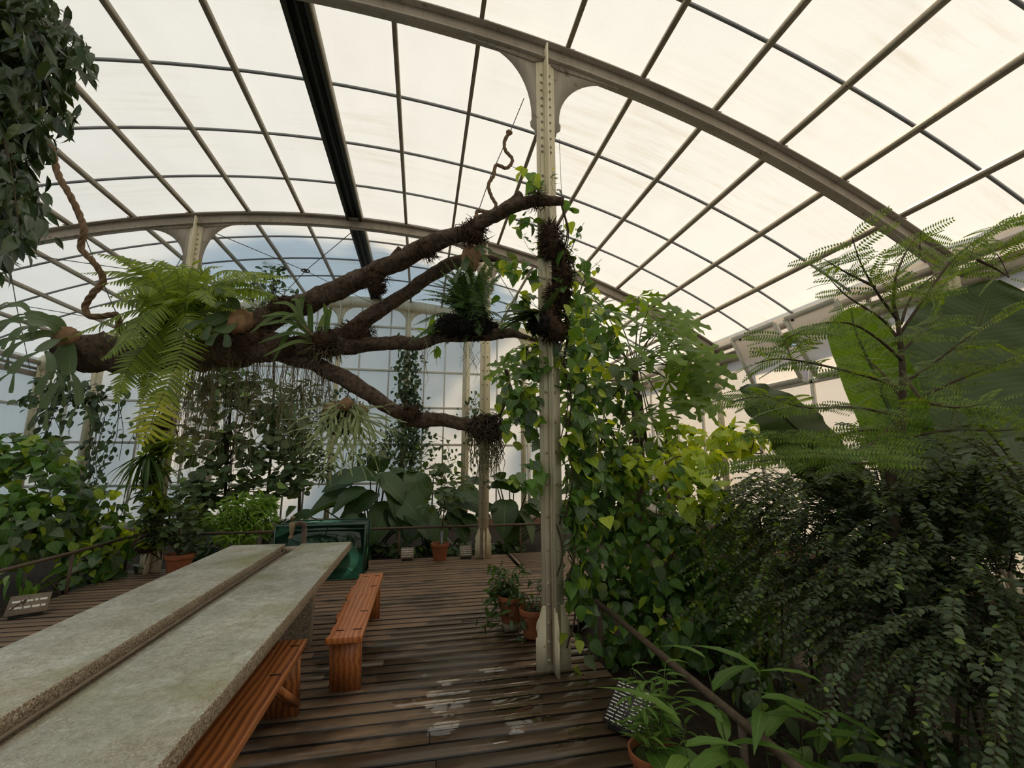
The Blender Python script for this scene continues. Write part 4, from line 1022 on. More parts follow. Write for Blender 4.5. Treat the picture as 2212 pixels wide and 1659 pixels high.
tuft('small_epiphyte', 'little light green epiphyte hanging under the low branch', 'epiphyte', 945, 752, 4.05, 12, .1, T_LANCE, 'bright', up=-.8, spread=.6, width=1.6)
tuft('thin_leaf_orchid', 'dark thin-leaved orchid spraying left from a fibre basket on the riveted column', 'orchid', 1165, 685, 3.3, 22, .30, T_BLADE, 'ficus', up=.3, spread=.9, facing=(-.8, -.3, .1), ball=26, width=1.3)
for px, py, Y, lab in ((1050, 925, 4.1, 'tangled root nest at the tip of the lowest branch'), ):
    c, r = pblob(px, py, Y, 42, 26); root = empty('root_nest', tuple(c)); tag(root, lab, 'root nest', None); m = MB(); m2 = MB()
    p, d = blob(c, r, 420, .3)
    for a, b in zip(p, d): q = unit(np.cross(b, rnd(1)[0])); tube(m, [a, a + q * .05 + b * .02, a + q * .10 + rnd(1)[0] * .02], [.006, .006, .002], 4, cap=False)
    for i in range(70):
        a = c + np.array([rng.uniform(-.9, .9) * r[0], rng.normal() * .05, -r[2] * .5]); Ln = rng.uniform(.15, .48)
        tube(m2, [a + np.array([rng.normal() * .02, rng.normal() * .02, -Ln * t]) for t in np.linspace(0, 1, 6)], [.005, .005, .004, .004, .003, .001], 3, cap=False)
    f = MB(); n = 10; place(f, T_BLADE, np.tile(c + (0, 0, r[2] * .7), (n, 1)) + rnd(n, .03), rnd(n) * (1, 1, .3) + UP * .7, UP, .17)
    adopt(root, m.build('root_tangle', M['bark']), m2.build('dangling_roots', M['root']), f.build('leaf', L['strap']))
roots('hanging_roots', 'short wiry root strands hanging from the dark fern on the low branch', 905, 1040, 735, 3.9, .15, .45, 12)
tuft('hanging_leaf', 'single broad green leaf dangling under the fork of the limb', 'epiphyte', 752, 712, 4.4, 3, .16, T_OVAL, 'bright', up=-1.4, spread=.15, width=.6)
tuft('orchid_seedling', 'small orchid tied under the upper branch, left of centre', 'orchid', 815, 612, 4.15, 10, .12, T_BLADE, 'strap', up=-.1, spread=1, ball=16, ballmat='moss_bark', width=1.5)

# ---- twisted ropes -------------------------------------------------
def rope(label, pts, r, wire=None):
    p = smooth_path([P(*q) for q in pts], 10); root = empty('twisted_rope', tuple(p[-1])); tag(root, label, 'rope', 'old twisted ropes'); mb = MB(); 
    seg = np.linalg.norm(np.diff(p, axis=0), axis=1); cum = np.concatenate([[0], np.cumsum(seg)]); n = int(cum[-1] / .012)
    t = np.linspace(0, cum[-1], n); q = np.column_stack([np.interp(t, cum, p[:, i]) for i in range(3)]); d = unit(np.gradient(q, axis=0)); u = unit(np.cross(d, (0, 1, .1))); w = np.cross(d, u)
    for k in range(3):
        a = t * 2 * math.pi / (r * 9) + k * 2 * math.pi / 3; tube(mb, q + u * (np.cos(a) * r * .5)[:, None] + w * (np.sin(a) * r * .5)[:, None], r * .62, 6)
    parts = [mb.build('strands', M['rope'])]; parts[0].name = 'rope_strand'
    for e in (q[0], q[-1]):
        kn = MB(); tube(kn, [e - (0.03, 0, .0), e - (.01, 0, 0), e + (.01, 0, 0), e + (.03, 0, 0)], [r * .8, r * 1.6, r * 1.6, r * .8], 8, rough=.2)
        parts.append(kn.build('knot', M['rope']))
    if wire is not None:
        mw = MB(); tube(mw, [P(*x) for x in wire], .004, 4, cap=False); parts.append(mw.build('wire', M['wire']))
    adopt(root, *parts)
    for q_ in parts[1:3]: sub(q_, parts[0])
rope('long twisted rope hanging in an S-curve on the left, down to the limb', [(100, 298, 4.6), (112, 320, 4.6), (125, 375, 4.6), (150, 420, 4.6), (172, 465, 4.65), (182, 500, 4.65), (175, 535, 4.7), (205, 570, 4.7), (223, 605, 4.75), (200, 635, 4.75), (184, 662, 4.8), (195, 683, 4.8), (225, 683, 4.85), (252, 680, 4.85), (258, 705, 4.9)], .028, [(80, 235, 4.6), (110, 320, 4.6), (150, 430, 4.6), (235, 640, 4.8), (262, 700, 4.9)])
rope('short kinked rope on a wire, left of the top of the riveted column', [(1100, 286, 3.6), (1090, 305, 3.6), (1092, 325, 3.6), (1107, 345, 3.6), (1095, 363, 3.6), (1072, 357, 3.6), (1066, 380, 3.6), (1055, 400, 3.6), (1062, 425, 3.6), (1072, 445, 3.6), (1058, 458, 3.6), (1032, 456, 3.6), (1030, 470, 3.6)], .016, [(1132, 212, 3.5), (1100, 290, 3.6), (1060, 380, 3.6), (1025, 480, 3.7)])
mb = MB(); tube(mb, [P(1208, 300, 3.38), P(1213, 420, 3.36), P(1222, 560, 3.36)], .003, 4); tag(mb.build('guide_wire', M['wire']), 'thin guide wire running down beside the top of the riveted column', 'wire')

# ---- climbing pepper on the riveted column ------------------------------
def vine_leaves(mb, path, n, size, off, tpl=T_HEART, mats=0, outdir=None, **kw):
    i = rng.integers(0, len(path), n); p = path[i] + rnd(n) * off; o = unit(rnd(n) * (1, 1, .15)) if outdir is None else unit(np.asarray(outdir) + rnd(n, .5))
    hang_leaves(mb, p, o, size, tpl, mats, **kw)
root = empty('pepper_vine', (1.12, 3.36, 0)); tag(root, 'climbing pepper vine with heart-shaped leaves wrapped up the big riveted column', 'vine')
f = MB(); s = MB(); bk = MB()
for y0, y1, dx, n, off in ((440, 560, 22, 10, .06), (540, 660, 20, 44, .14), (640, 800, 22, 105, .15), (780, 960, 28, 140, .16), (940, 1120, 30, 150, .16), (1110, 1260, 34, 85, .15), (1240, 1400, 34, 42, .12)):
    pa = smooth_path([P(1190 + dx, y1, 3.4), P(1195 + dx * 1.4, (y0 + y1) / 2, 3.42), P(1190 + dx, y0, 3.4)], 8)
    tube(s, pa, .008, 5); tube(s, pa + rnd(1)[0] * .04, .005, 5)
    ms = mats_mix(n, .16, .20); hi = y1 < 900; vine_leaves(f, pa + np.array([.04 if hi else .10, .0 if hi else .04, 0]), int(n * .9), .102, np.array([off * (1 if hi else .55), off * .5, .1]), T_HEART, ms, outdir=(0.3, -.9, .1))
for sx, n, y0, y1 in ((-1, 40, 570, 760), (-1, 26, 780, 1080), (-1, 10, 380, 560)):     # sprays reaching left of the column
    for k in range(max(3, n // 5)):
        yy = rng.uniform(y0, y1); a = P(1170, yy, 3.4); e = P(1170 - rng.uniform(25, 130 if n > 30 else 70), yy - rng.uniform(10, 50), 3.4 + rng.normal() * .1); pa = smooth_path([a, (a + e) / 2 + (0, 0, .05), e], 5)
        tube(s, pa, .0025, 4); vine_leaves(f, pa[2:], 7, .095, np.array([.03, .03, .03]), T_HEART, mats_mix(7, .2, .2), outdir=(-.3, -.9, .2))
for q in range(16):
    yy = rng.uniform(770, 1010); a = P(1175, yy - 20, 3.5); e = P(rng.uniform(1085, 1150), yy + rng.uniform(-20, 40), 3.55 + rng.normal() * .1); pa = smooth_path([a, (a + e) / 2 + (0, 0, .05), e], 5)
    tube(s, pa, .0025, 4); vine_leaves(f, pa[2:], 9, .10, np.array([.05, .04, .05]), T_HEART, mats_mix(9, .15, .25), outdir=(-.2, -.9, .2))
for a_, b_ in (((1225, 600, 3.35), (1262, 480, 3.3)), ((1228, 560, 3.35), (1250, 500, 3.3)), ((1220, 430, 3.35), (1195, 370, 3.3)), ((1160, 430, 3.3), (1140, 385, 3.3)), ((1225, 650, 3.3), (1300, 560, 3.3)), ((1165, 560, 3.35), (1120, 480, 3.3))):
    pa = smooth_path([P(*a_), (P(*a_) + P(*b_)) / 2 + rnd(1)[0] * .03, P(*b_)], 6); tube(s, pa, .002, 4); vine_leaves(f, pa[3:], 8, .05, np.array([.02, .02, .02]), T_HEART, mats_mix(8, .5, .1), outdir=(0, -1, .1))
for px, py, Y, rx, ry in ((1190, 520, 3.33, 24, 40), (1205, 640, 3.34, 22, 30), (1195, 700, 3.32, 34, 36), (1215, 590, 3.36, 20, 60)):
    c, r = pblob(px, py, Y, rx, ry, .07); m = bk; tube(m, [c - (0, 0, r[2]), c - (0, 0, r[2] * .5), c + (0, 0, r[2] * .5), c + (0, 0, r[2])], [r[0] * .2, r[0] * .6, r[0] * .5, r[0] * .2], 12, rough=.5, sub=3)
    p, d = blob(c, r * (1, 1, 1.1), 420, .3)
    for a, b in zip(p, d): tube(m, [a, a + unit(b + rnd(1)[0] * .8 - UP * .3) * .07], [.006, .002], 3, cap=False)
adopt(root, f.build('foliage', [L['pepper'], L['pepper_young'], L['pepper_grey']]), s.build('stem', M['twig']), bk.build('bark_fibre', M['moss_bark']))

# ---- the pepper thicket right of the column --------------------------------
PEP = [L['pepper'], L['pepper_young'], L['pepper_grey']]
climber('pepper_thicket', 'dense wall of heart-leaved pepper vine beside the riveted column, behind the near railing', 'climber',
    [(1290, 1010, 4.1, 70, 110, .35), (1390, 1080, 4.1, 110, 100, .4), (1290, 1190, 3.9, 70, 110, .3), (1420, 1200, 3.9, 120, 110, .45), (1560, 1180, 3.7, 110, 110, .4), (1480, 1330, 3.6, 130, 100, .4), (1330, 1340, 3.75, 60, 90, .25), (1600, 1330, 3.3, 90, 110, .35)],
    T_HEART, .094, PEP, 1.0, (.03, .14))
climber('young_pepper_shoots', 'sunlit yellow-green pepper shoots topping the thicket below the open vents', 'climber',
    [(1490, 1000, 3.3, 85, 34, .2, 1.0), (1600, 945, 3.8, 75, 34, .22, 1.1), (1510, 1065, 3.0, 62, 42, .16, 1.2), (1350, 1010, 4.0, 60, 30, .25, .9), (1480, 950, 4.1, 50, 40, .2, .5)],
    T_HEART, .098, [L['pepper'], L['pepper_young'], L['pepper_grey']], .9, (.85, .03), base=(2.4, 3.5, .4))
climber('broad_leaved_climber', 'grey-green climber spilling from the top of the papaya trunk beside the column', 'climber',
    [(1290, 700, 3.9, 60, 60, .25, .7), (1300, 800, 4.0, 75, 70, .3, .9), (1310, 900, 4.1, 80, 80, .3, 1.0), (1380, 990, 4.3, 70, 50, .3, .8), (1250, 620, 3.7, 30, 40, .15, .5)],
    T_HEART, .11, PEP, .6, (.14, .35), base=(1.9, 4.1, .3))

# ---- papaya ----------------------------------------------------------------
def papaya_tpl():
    V = []; F = []; 
    for a, ln in ((0, 1), (38, .92), (-38, .92), (75, .78), (-75, .78), (115, .55), (-115, .55)):
        a = math.radians(a); half = [(.0, .0), (.18, .03), (.36, .06), (.46, .20), (.50, .09), (.60, .09), (.72, .22), (.74, .08), (.86, .07), (.93, .10), (1.0, 0)]
        if ln < .7: half = [(0, 0), (.3, .07), (.5, .2), (.6, .08), (1, 0)]
        pts = [(x, y) for y, x in half] + [(-x, y) for y, x in reversed(half[1:-1])]; o = len(V)
        for x, y in pts:
            x *= ln; y *= ln; X = x * math.cos(a) + y * math.sin(a); Y = -x * math.sin(a) + y * math.cos(a); V.append((X, Y, -.22 * (X * X + Y * Y) + abs(x) * .3))
        h = len(half); F.append(tuple([o, o + 1, o + 2]) + tuple([o + len(pts) - 2, o + len(pts) - 1]))
        F[-1] = (o, o + 1, o + 2, o + len(pts) - 2, o + len(pts) - 1)
        for k in range(2, h - 2):
            F.append((o + k, o + k + 1, o + len(pts) - k - 1, o + len(pts) - k))
        F.append((o + h - 2, o + h - 1, o + h))
    return Tpl(V, F)
T_PAP = papaya_tpl()
root = empty('papaya_tree', (2.25, 5.0, -.1)); tag(root, 'papaya tree with big lobed leaves reaching over the thicket, right of the riveted column', 'tree')
t = MB(); pt = MB(); f = MB(); b0 = np.array([2.25, 5.0, -.1]); top = P(1370, 800, 5.0)
b0 = np.array([top[0] - .1, 5.0, -.1]); root.location = b0
tube(t, [b0, (b0 + top) / 2 + (.05, 0, 0), top], [.085, .075, .05], 12, sub=6, rough=.05)
for k, (ex, ey, eY, sc) in enumerate([(1440, 690, 4.7, .34), (1400, 670, 4.9, .36), (1330, 670, 4.8, .34), (1290, 680, 5.2, .3), (1490, 780, 4.5, .36), (1450, 740, 4.8, .38), (1480, 850, 4.6, .34), (1440, 820, 4.8, .32), (1410, 760, 4.5, .38), (1350, 740, 4.5, .38), (1300, 740, 4.9, .34), (1260, 690, 5.0, .3), (1400, 900, 4.6, .32), (1420, 940, 4.8, .3), (1130, 760, 5.2, .3), (1110, 790, 5.0, .26), (1130, 880, 5.3, .28), (1360, 830, 4.4, .36), (1300, 830, 4.7, .34), (1250, 770, 5.2, .32), (1350, 880, 4.5, .32), (1240, 850, 5.1, .3), (1150, 830, 5.3, .26), (1460, 690, 5.2, .34), (1380, 640, 5.3, .3), (1490, 740, 5.1, .32), (1420, 720, 4.6, .34), (1470, 800, 4.7, .36), (1500, 860, 4.8, .3), (1380, 700, 4.7, .34), (1340, 790, 4.6, .34), (1430, 870, 4.6, .34), (1510, 810, 4.6, .28), (1280, 640, 5.2, .28)]):
    e = P(ex, ey, eY); o = unit((e - top) * (1, 1, 0)); pa = smooth_path([top + rnd(1)[0] * .03, (top + e) / 2 + (0, 0, .1), e], 6); tube(pt, pa, .007, 5)
    place(f, T_PAP, [e], [unit(o + (0, 0, -.35) + rnd(1)[0] * .15)], [UP * .6 + tocam(e) * .55 + rnd(1)[0] * .15], sc * 1.55)
for k in range(5): a = P(1365 + k * 5, 820 + k * 8, 4.95); tube(t, [a, a + (0, -.03, -.4), a + (.05, -.05, -.75)], [.012, .02, .004], 5)
adopt(root, t.build('trunk', M['twig'], smooth=True), pt.build('leaf_stalk', M['stem']), f.build('leaf_crown', L['papaya']))
# dry leaning trunk beyond it
mb = MB(); q = P(1440, 905, 6.4); tube(mb, [(q[0] - .1, 6.4, -.12), (q[0], 6.4, 1.4), q], [.09, .08, .05], 10, sub=5, rough=.12); tag(mb.build('dry_trunk', M['bark']), 'thin dry brown trunk standing behind the papaya', 'tree trunk')

# ---- feathery-leaved tree on the window side -------------------------------------
def pinnate_tpl(n=14):
    V = []; F = []; 
    for k in range(n):
        v = .06 + .93 * k / n; w = .175 * min(1, .55 + 2.2 * v) * (1 if v < .7 else max(.35, 1 - (v - .7) * 1.9)); hw = .0265
        z = -.22 * v * v
        for sg in (-1, 1):
            o = len(V); a = (.03)
            V += [(0, v, z), (sg * w * .5, v - hw + a * .5, z - .01), (sg * w, v + a, z - .03), (sg * w * .5, v + hw + a * .5, z - .01)]; F.append((o, o + 1, o + 2, o + 3) if sg > 0 else (o + 3, o + 2, o + 1, o))
    o = len(V); V += [(-.005, 0, 0), (.005, 0, 0), (.004, .5, -.055), (-.004, .5, -.055), (0, 1, -.22)]; F += [(o, o + 1, o + 2, o + 3), (o + 3, o + 2, o + 4)]
    return Tpl(V, F)
T_PINN = pinnate_tpl()
def feather_tree():
    b = P(1925, 1060, 2.05); base = np.array([b[0] - .12, 2.05, -.12])
    root = empty('feathery_tree', tuple(base)); tag(root, 'young tree with feathery double-row leaflets rising in front of the banana leaves', 'tree')
    t = MB(); f = MB()
    tr = smooth_path([base, P(1925, 1060, 2.05), P(1945, 940, 2.05), P(1950, 820, 2.05), P(1940, 700, 2.05), P(1925, 640, 2.05)], 8)
    tube(t, tr, np.linspace(.032, .008, len(tr)), 8)
    def branch(pts, r0=.010, lv=1.0, dens=1.0, mid=None):
        pa = smooth_path([P(*q) for q in pts], 8); tube(t, pa, np.linspace(r0, .002, len(pa)), 5)
        seg = np.linalg.norm(np.diff(pa, axis=0), axis=1).sum(); n = int(seg / .055 * dens)
        tt = np.linspace(.12, 1, n) * (len(pa) - 1); pos = np.column_stack([np.interp(tt, np.arange(len(pa)), pa[:, i]) for i in range(3)])
        d = unit(np.gradient(pos, axis=0)); sd = unit(np.cross(d, UP)); sg = np.where(np.arange(n) % 2, 1, -1)[:, None]
        ax = unit(sd * sg + d * .55 + UP * .05 + rnd(n, .25)); place(f, T_PINN, pos, ax, UP * .7 + tocam(pos) * .8 + rnd(n, .3), .205 * lv * (.75 + .4 * rng.random(n)))
        return pa
    Y = 2.05
    br = [[(1938, 690, Y), (1900, 640, 2.0), (1860, 570, 1.95), (1840, 510, 1.9)], [(1930, 660, Y), (1935, 600, 2.0), (1960, 540, 2.0), (1990, 500, 2.0)],
          [(1945, 720, Y), (2000, 640, 2.0), (2060, 560, 1.95), (2140, 500, 1.9), (2212, 470, 1.9)], [(1950, 780, Y), (1900, 735, 1.95), (1840, 700, 1.9), (1770, 700, 1.85), (1700, 730, 1.8)],
          [(1945, 840, Y), (1880, 815, 1.95), (1780, 790, 1.85), (1690, 775, 1.8), (1630, 785, 1.8)], [(1948, 830, Y), (2010, 790, 2.0), (2090, 730, 1.9), (2212, 650, 1.8)],
          [(1948, 880, Y), (2050, 830, 1.95), (2150, 790, 1.9), (2240, 760, 1.8)], [(1945, 900, Y), (1850, 880, 1.9), (1740, 880, 1.8), (1640, 850, 1.8)],
          [(1945, 930, Y), (1860, 930, 1.95), (1760, 950, 1.85), (1680, 930, 1.8)], [(1940, 950, Y), (2050, 930, 1.9), (2160, 930, 1.8), (2260, 920, 1.7)],
          [(1930, 1000, Y), (1830, 1000, 1.85), (1720, 990, 1.75), (1610, 1000, 1.7)],
          [(1948, 860, 2.1), (1900, 800, 2.3), (1850, 760, 2.5)], [(1948, 760, Y), (1990, 720, 2.1), (2040, 680, 2.2)], [(1946, 740, Y), (1905, 690, 2.1), (1830, 640, 2.1), (1790, 600, 2.1)], [(1946, 700, Y), (1970, 640, 2.1), (2030, 590, 2.1), (2090, 600, 2.1)],
          [(1948, 800, Y), (1990, 860, 1.8), (2060, 880, 1.6), (2140, 870, 1.5)], [(1945, 900, Y), (1880, 960, 1.8), (1800, 980, 1.6)], [(2110, 560, 1.92), (2150, 580, 1.9), (2180, 600, 1.9)], [(1890, 620, 1.98), (1830, 590, 2.0), (1780, 560, 2.0)]]
    for p_ in br:
        pa = branch(p_)
        for k in range(1):       # side sprays
            i = rng.integers(len(pa) // 3, len(pa)); a = pa[i]; dd = unit(rnd(1)[0] * (1, .6, .35) + (0, 0, .1)); e = a + dd * rng.uniform(.15, .3)
            sp = smooth_path([a, (a + e) / 2 + (0, 0, .02), e], 4); tube(t, sp, .0025, 4); n = 9; tt = np.linspace(.1, 1, n) * (len(sp) - 1); pos = np.column_stack([np.interp(tt, np.arange(len(sp)), sp[:, j]) for j in range(3)])
            sd = unit(np.cross(dd, UP)); sg = np.where(np.arange(n) % 2, 1, -1)[:, None]; place(f, T_PINN, pos, unit(sd * sg + dd * .5 + rnd(n, .15)), UP * .7 + tocam(pos) * .8 + rnd(n, .3), .19)
    adopt(root, t.build('trunk', M['twig']), f.build('leaflets', L['mimosa'])); root.children[-1].name = 'feathery_foliage'
feather_tree()

# ---- banana ------------------------------------------------------------------------
def banana_leaf(mb, st, path, w, nrm, mat=0, fold=.18, wav=.02, r=.02):
    path = smooth_path(path, 12); n = len(path); d = unit(np.gradient(path, axis=0)); nrm = np.asarray(nrm, float); nr = unit(nrm - d * (d @ nrm)[:, None]); sd = np.cross(d, nr)
    u = np.linspace(0, 1, n); ws = w * np.interp(u, [0, .06, .2, .5, .8, .93, 1], [.25, .6, .9, 1, .82, .45, .05]); V = []; UV = []; nc = 6
    for i in range(n):
        for c in range(-nc, nc + 1):
            q = c / nc; V.append(path[i] + sd[i] * q * ws[i] / 2 + nr[i] * (abs(q) ** 1.4 * ws[i] * fold + wav * math.sin(i * 1.1 + c) * abs(q))); UV.append((.5 + q / 2, u[i]))
    m = 2 * nc + 1; mb.add(np.array(V), [(i * m + c, i * m + c + 1, i * m + m + c + 1, i * m + m + c) for i in range(n - 1) for c in range(m - 1)], mat, UV)
    tube(st, path, np.linspace(r, r * .25, n), 6)
root = empty('banana_plant', (3.5, 2.9, -.12)); tag(root, 'banana plant with paddle leaves towering behind the feathery tree', 'banana plant')
f = MB(); s = MB(); base = P(2010, 1200, 2.75); base[2] = -.12
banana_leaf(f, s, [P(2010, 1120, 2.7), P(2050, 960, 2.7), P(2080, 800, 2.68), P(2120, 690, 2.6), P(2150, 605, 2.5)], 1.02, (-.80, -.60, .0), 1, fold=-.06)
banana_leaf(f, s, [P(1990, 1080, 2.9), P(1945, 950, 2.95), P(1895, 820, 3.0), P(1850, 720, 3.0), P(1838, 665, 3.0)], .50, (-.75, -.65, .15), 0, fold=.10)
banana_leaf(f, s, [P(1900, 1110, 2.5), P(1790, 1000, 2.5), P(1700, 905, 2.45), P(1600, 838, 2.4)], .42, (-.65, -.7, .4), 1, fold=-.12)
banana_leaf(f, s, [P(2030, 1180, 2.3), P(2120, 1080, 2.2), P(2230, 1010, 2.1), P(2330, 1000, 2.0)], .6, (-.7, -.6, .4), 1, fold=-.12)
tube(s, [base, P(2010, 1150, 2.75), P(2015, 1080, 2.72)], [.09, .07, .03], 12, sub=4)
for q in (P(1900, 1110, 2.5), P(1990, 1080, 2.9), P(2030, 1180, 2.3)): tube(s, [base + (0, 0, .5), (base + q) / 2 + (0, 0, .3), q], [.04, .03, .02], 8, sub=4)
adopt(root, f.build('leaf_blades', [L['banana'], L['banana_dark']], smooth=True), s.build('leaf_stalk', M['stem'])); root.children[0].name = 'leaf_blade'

# ---- dark small-leaved shrubs filling the window-side bed -----------------------------
def spray_shrub(name, label, centers, n, size, mats, mixf=(), reach=(.35, .8), left=.4, tpl=T_OVAL, heavy=1.0):
    c0, r0 = pblob(*centers[0]); root = empty(name, (c0[0], c0[1] + .1, -.12)); tag(root, label, 'shrub', None); f = MB(); s = MB()
    for ci, cc in enumerate(centers):
        c, r = pblob(*cc); 
        for i in range(int(n)):
            a, d = blob(c, r * .8, 1, .1); a = a[0]; d = unit(d[0] * (1, 1, .5) + np.array([-left * 2.2, -.3, -.02])); Ln = rng.uniform(*reach)
            e = a + d * Ln + (0, 0, -.25 * Ln); pa = smooth_path([a, a + d * Ln * .5 + (0, 0, .06), e], 6); pa[:, 2] = np.maximum(pa[:, 2], -.05); tube(s, pa, np.linspace(.004, .0012, len(pa)), 3, cap=False)
            m = int(Ln / size * 2.6); tt = np.linspace(.05, 1, m) * (len(pa) - 1); pos = np.column_stack([np.interp(tt, np.arange(len(pa)), pa[:, j]) for j in range(3)])
            dd = unit(np.gradient(pos, axis=0)); sd = unit(np.cross(dd, UP)); sg = np.where(np.arange(m) % 2, 1, -1)[:, None]
            place(f, tpl, pos, unit(sd * sg + dd * .5 + rnd(m, .2)), UP + rnd(m, .3) + (0, -.2, 0), size * (.7 + .5 * rng.random(m)), mats_mix(m, *mixf), wscale=1.15)
        q = np.array([c[0], c[1] + .1, -.12]); tube(s, [q, (q + c) / 2 + rnd(1)[0] * .05, c], [.014, .01, .005], 6)
    adopt(root, f.build('foliage', mats), s.build('branches', M['twig'])); root.children[-1].name = 'branch'
SM = [L['small'], L['mimosa']]
spray_shrub('small_leaved_shrub', 'dense dark small-leaved shrub under the feathery tree, upper layer', [(1740, 1100, 2.9, 100, 50, .3), (1880, 1090, 2.4, 120, 70, .3), (2080, 1100, 2.1, 120, 80, .3), (2230, 1080, 1.9, 80, 80, .25)], 90, .034, SM, (.12,))
spray_shrub('small_leaved_shrub', 'dark small-leaved shrub with arching pale-tipped sprays over the deep shade', [(1800, 1230, 2.5, 110, 60, .3), (1980, 1240, 2.1, 120, 80, .3), (2160, 1260, 1.8, 110, 90, .3)], 70, .032, SM, (.04,))
spray_shrub('small_leaved_shrub', 'lowest dark shrub, its leafy sprays drooping beside the bamboo shoots', [(1960, 1360, 1.95, 120, 45, .25), (2080, 1420, 1.7, 120, 80, .25), (2220, 1480, 1.5, 80, 110, .2)], 46, .030, SM, (.0,), left=.35)
spray_shrub('feathery_undershrub', 'low feathery shrub between the pepper thicket and the dark shrubs', [(1640, 1110, 3.0, 70, 50, .3), (1690, 1270, 2.7, 60, 60, .25)], 26, .03, [L['mimosa'], L['small']], (.35,))

# ---- grasses: bamboo shoots and the potted bamboo -------------------------------------
def cane(f, s, base, top, nl, ln, mat=0, tpl=T_BLADE, w=1.6, r=.004, bias=None):
    base, top = np.asarray(base, float), np.asarray(top, float); pa = smooth_path([base, (base + top) / 2 + rnd(1)[0] * .03, top], 6); tube(s, pa, np.linspace(r, r * .4, len(pa)), 5)
    for k in range(nl):
        t = .25 + .75 * k / max(1, nl - 1); q = pa[int(t * (len(pa) - 1))]; a = k * 2.4 + rng.normal() * .3; o = np.array([math.cos(a), math.sin(a), 0]) 
        if bias is not None: o = unit(o + bias)
        place(f, tpl, [q], [o * .85 + UP * rng.uniform(.25, .8)], [UP - o * .3 + rnd(1)[0] * .1], ln * rng.uniform(.7, 1.15), mat, wscale=w)
def shoots(name, label, pts, nl, ln, w=1.7):
    root = empty(name, tuple(pts[0][0])); tag(root, label, 'bamboo'); f = MB(); s = MB()
    for b, t in pts: cane(f, s, b, t, nl, ln, w=w)
    adopt(root, f.build('leaves', L['bamboo']), s.build('canes', M['stem'])); root.children[0].name = 'foliage'; root.children[1].name = 'cane'
def g_(px, py, Y, tx, ty): b = P(px, py, Y); b[2] = -.12; return (b, P(tx, ty, Y - .05))
shoots('bamboo_shoots', 'broad-bladed bamboo shoots arching over the near railing', [g_(1590, 1700, 1.95, 1522, 1420), g_(1690, 1700, 1.85, 1640, 1450), g_(1790, 1700, 1.75, 1775, 1475), g_(1640, 1750, 1.8, 1560, 1560), g_(1720, 1720, 1.85, 1735, 1540), g_(1500, 1700, 1.75, 1470, 1560), g_(1850, 1720, 1.8, 1800, 1580)], 7, .27, 2.0)
def pot(name, label, c, r, hgt, mat='terracotta', moss=True, group='terracotta pots on the deck'):
    root = empty(name, tuple(c)); tag(root, label, 'potted plant', group)
    p = MB(); lathe(p, c, [(r * .68, 0), (r * .72, hgt * .05), (r * .92, hgt * .78), (r * 1.02, hgt * .79), (r * 1.06, hgt), (r * .95, hgt), (r * .9, hgt * .82), (r * .88, hgt * .8)], 28)
    so_ = MB(); lathe(so_, (c[0], c[1], c[2] + hgt * .82), [(r * .9, 0), (r * .6, .02), (r * .1, .03)], 20)
    parts = [p.build('pot', M[mat], smooth=False), so_.build('soil', M['moss' if moss else 'soil'])]
    bv = parts[0].modifiers.new('edge', 'BEVEL'); bv.width = .004; bv.segments = 2
    adopt(root, *parts); return root, np.array([c[0], c[1], c[2] + hgt * .84])
def add_parts(root, f, s, leafmat, stemmat='stem'):
    a = f.build('foliage', leafmat); b = s.build('stem', M[stemmat]); adopt(root, a, b)
# near right pot with bamboo
root, t = pot('potted_bamboo', 'terracotta pot with green moss and a clump of grassy bamboo, nearest the viewer', (1.14, 2.16, 0), .115, .2)
f = MB(); s = MB()
for i in range(20):
    b = t + np.array([rng.normal() * .04, rng.normal() * .04, 0]); e = P(rng.uniform(1340, 1480), rng.uniform(1430, 1560), 2.2 + rng.normal() * .08); cane(f, s, b, e, 6, .10, w=1.9, r=.0028)
for i in range(4): place(f, T_LANCE, [t + (rng.normal() * .02, -.02, .04)], [np.array([rng.uniform(-.6, .7), -.8, .2])], [UP], .26, 0, 1.6)
add_parts(root, f, s, L['bamboo'])
# pots half behind the column
for c, lab, n, mt, sz in (((.90, 4.35, .06), 'terracotta pot of trailing thin-leaved herb, just left of the riveted column', 40, 'ficus', .09), ((1.06, 4.12, 0), 'brown clay pot squeezed in behind the foot of the riveted column', 16, 'round', .08)):
    root, t = pot('potted_herb', lab, c, .13, .24, moss=False); f = MB(); s = MB()
    for i in range(n):
        a = rng.uniform(0, 6.28); e = t + np.array([math.cos(a) * .2 - .04, math.sin(a) * .2, rng.uniform(-.12, .3)])
        if i % 5 == 0: e = t + np.array([-rng.uniform(.15, .35), -rng.uniform(0, .2), -rng.uniform(.1, .3)])
        pa = smooth_path([t, (t + e) / 2 + (0, 0, .1), e], 5); tube(s, pa, .002, 4); k = 7; i2 = rng.integers(2, len(pa), k)
        place(f, T_LANCE, pa[i2], unit(rnd(k) * (1, 1, .5) + (0, 0, -.2)), UP + rnd(k, .4), sz * (.6 + .6 * rng.random(k)), 0, 1.6)
    add_parts(root, f, s, L['fern_dark'] if mt == 'ficus' else L[mt], 'twig')
m = MB(); box(m, (.82, 4.27, 0), (.98, 4.43, .058)); tag(m.build('pot_stand_block', M['purlin']), 'low wooden block under the pot of trailing herb', 'stand')
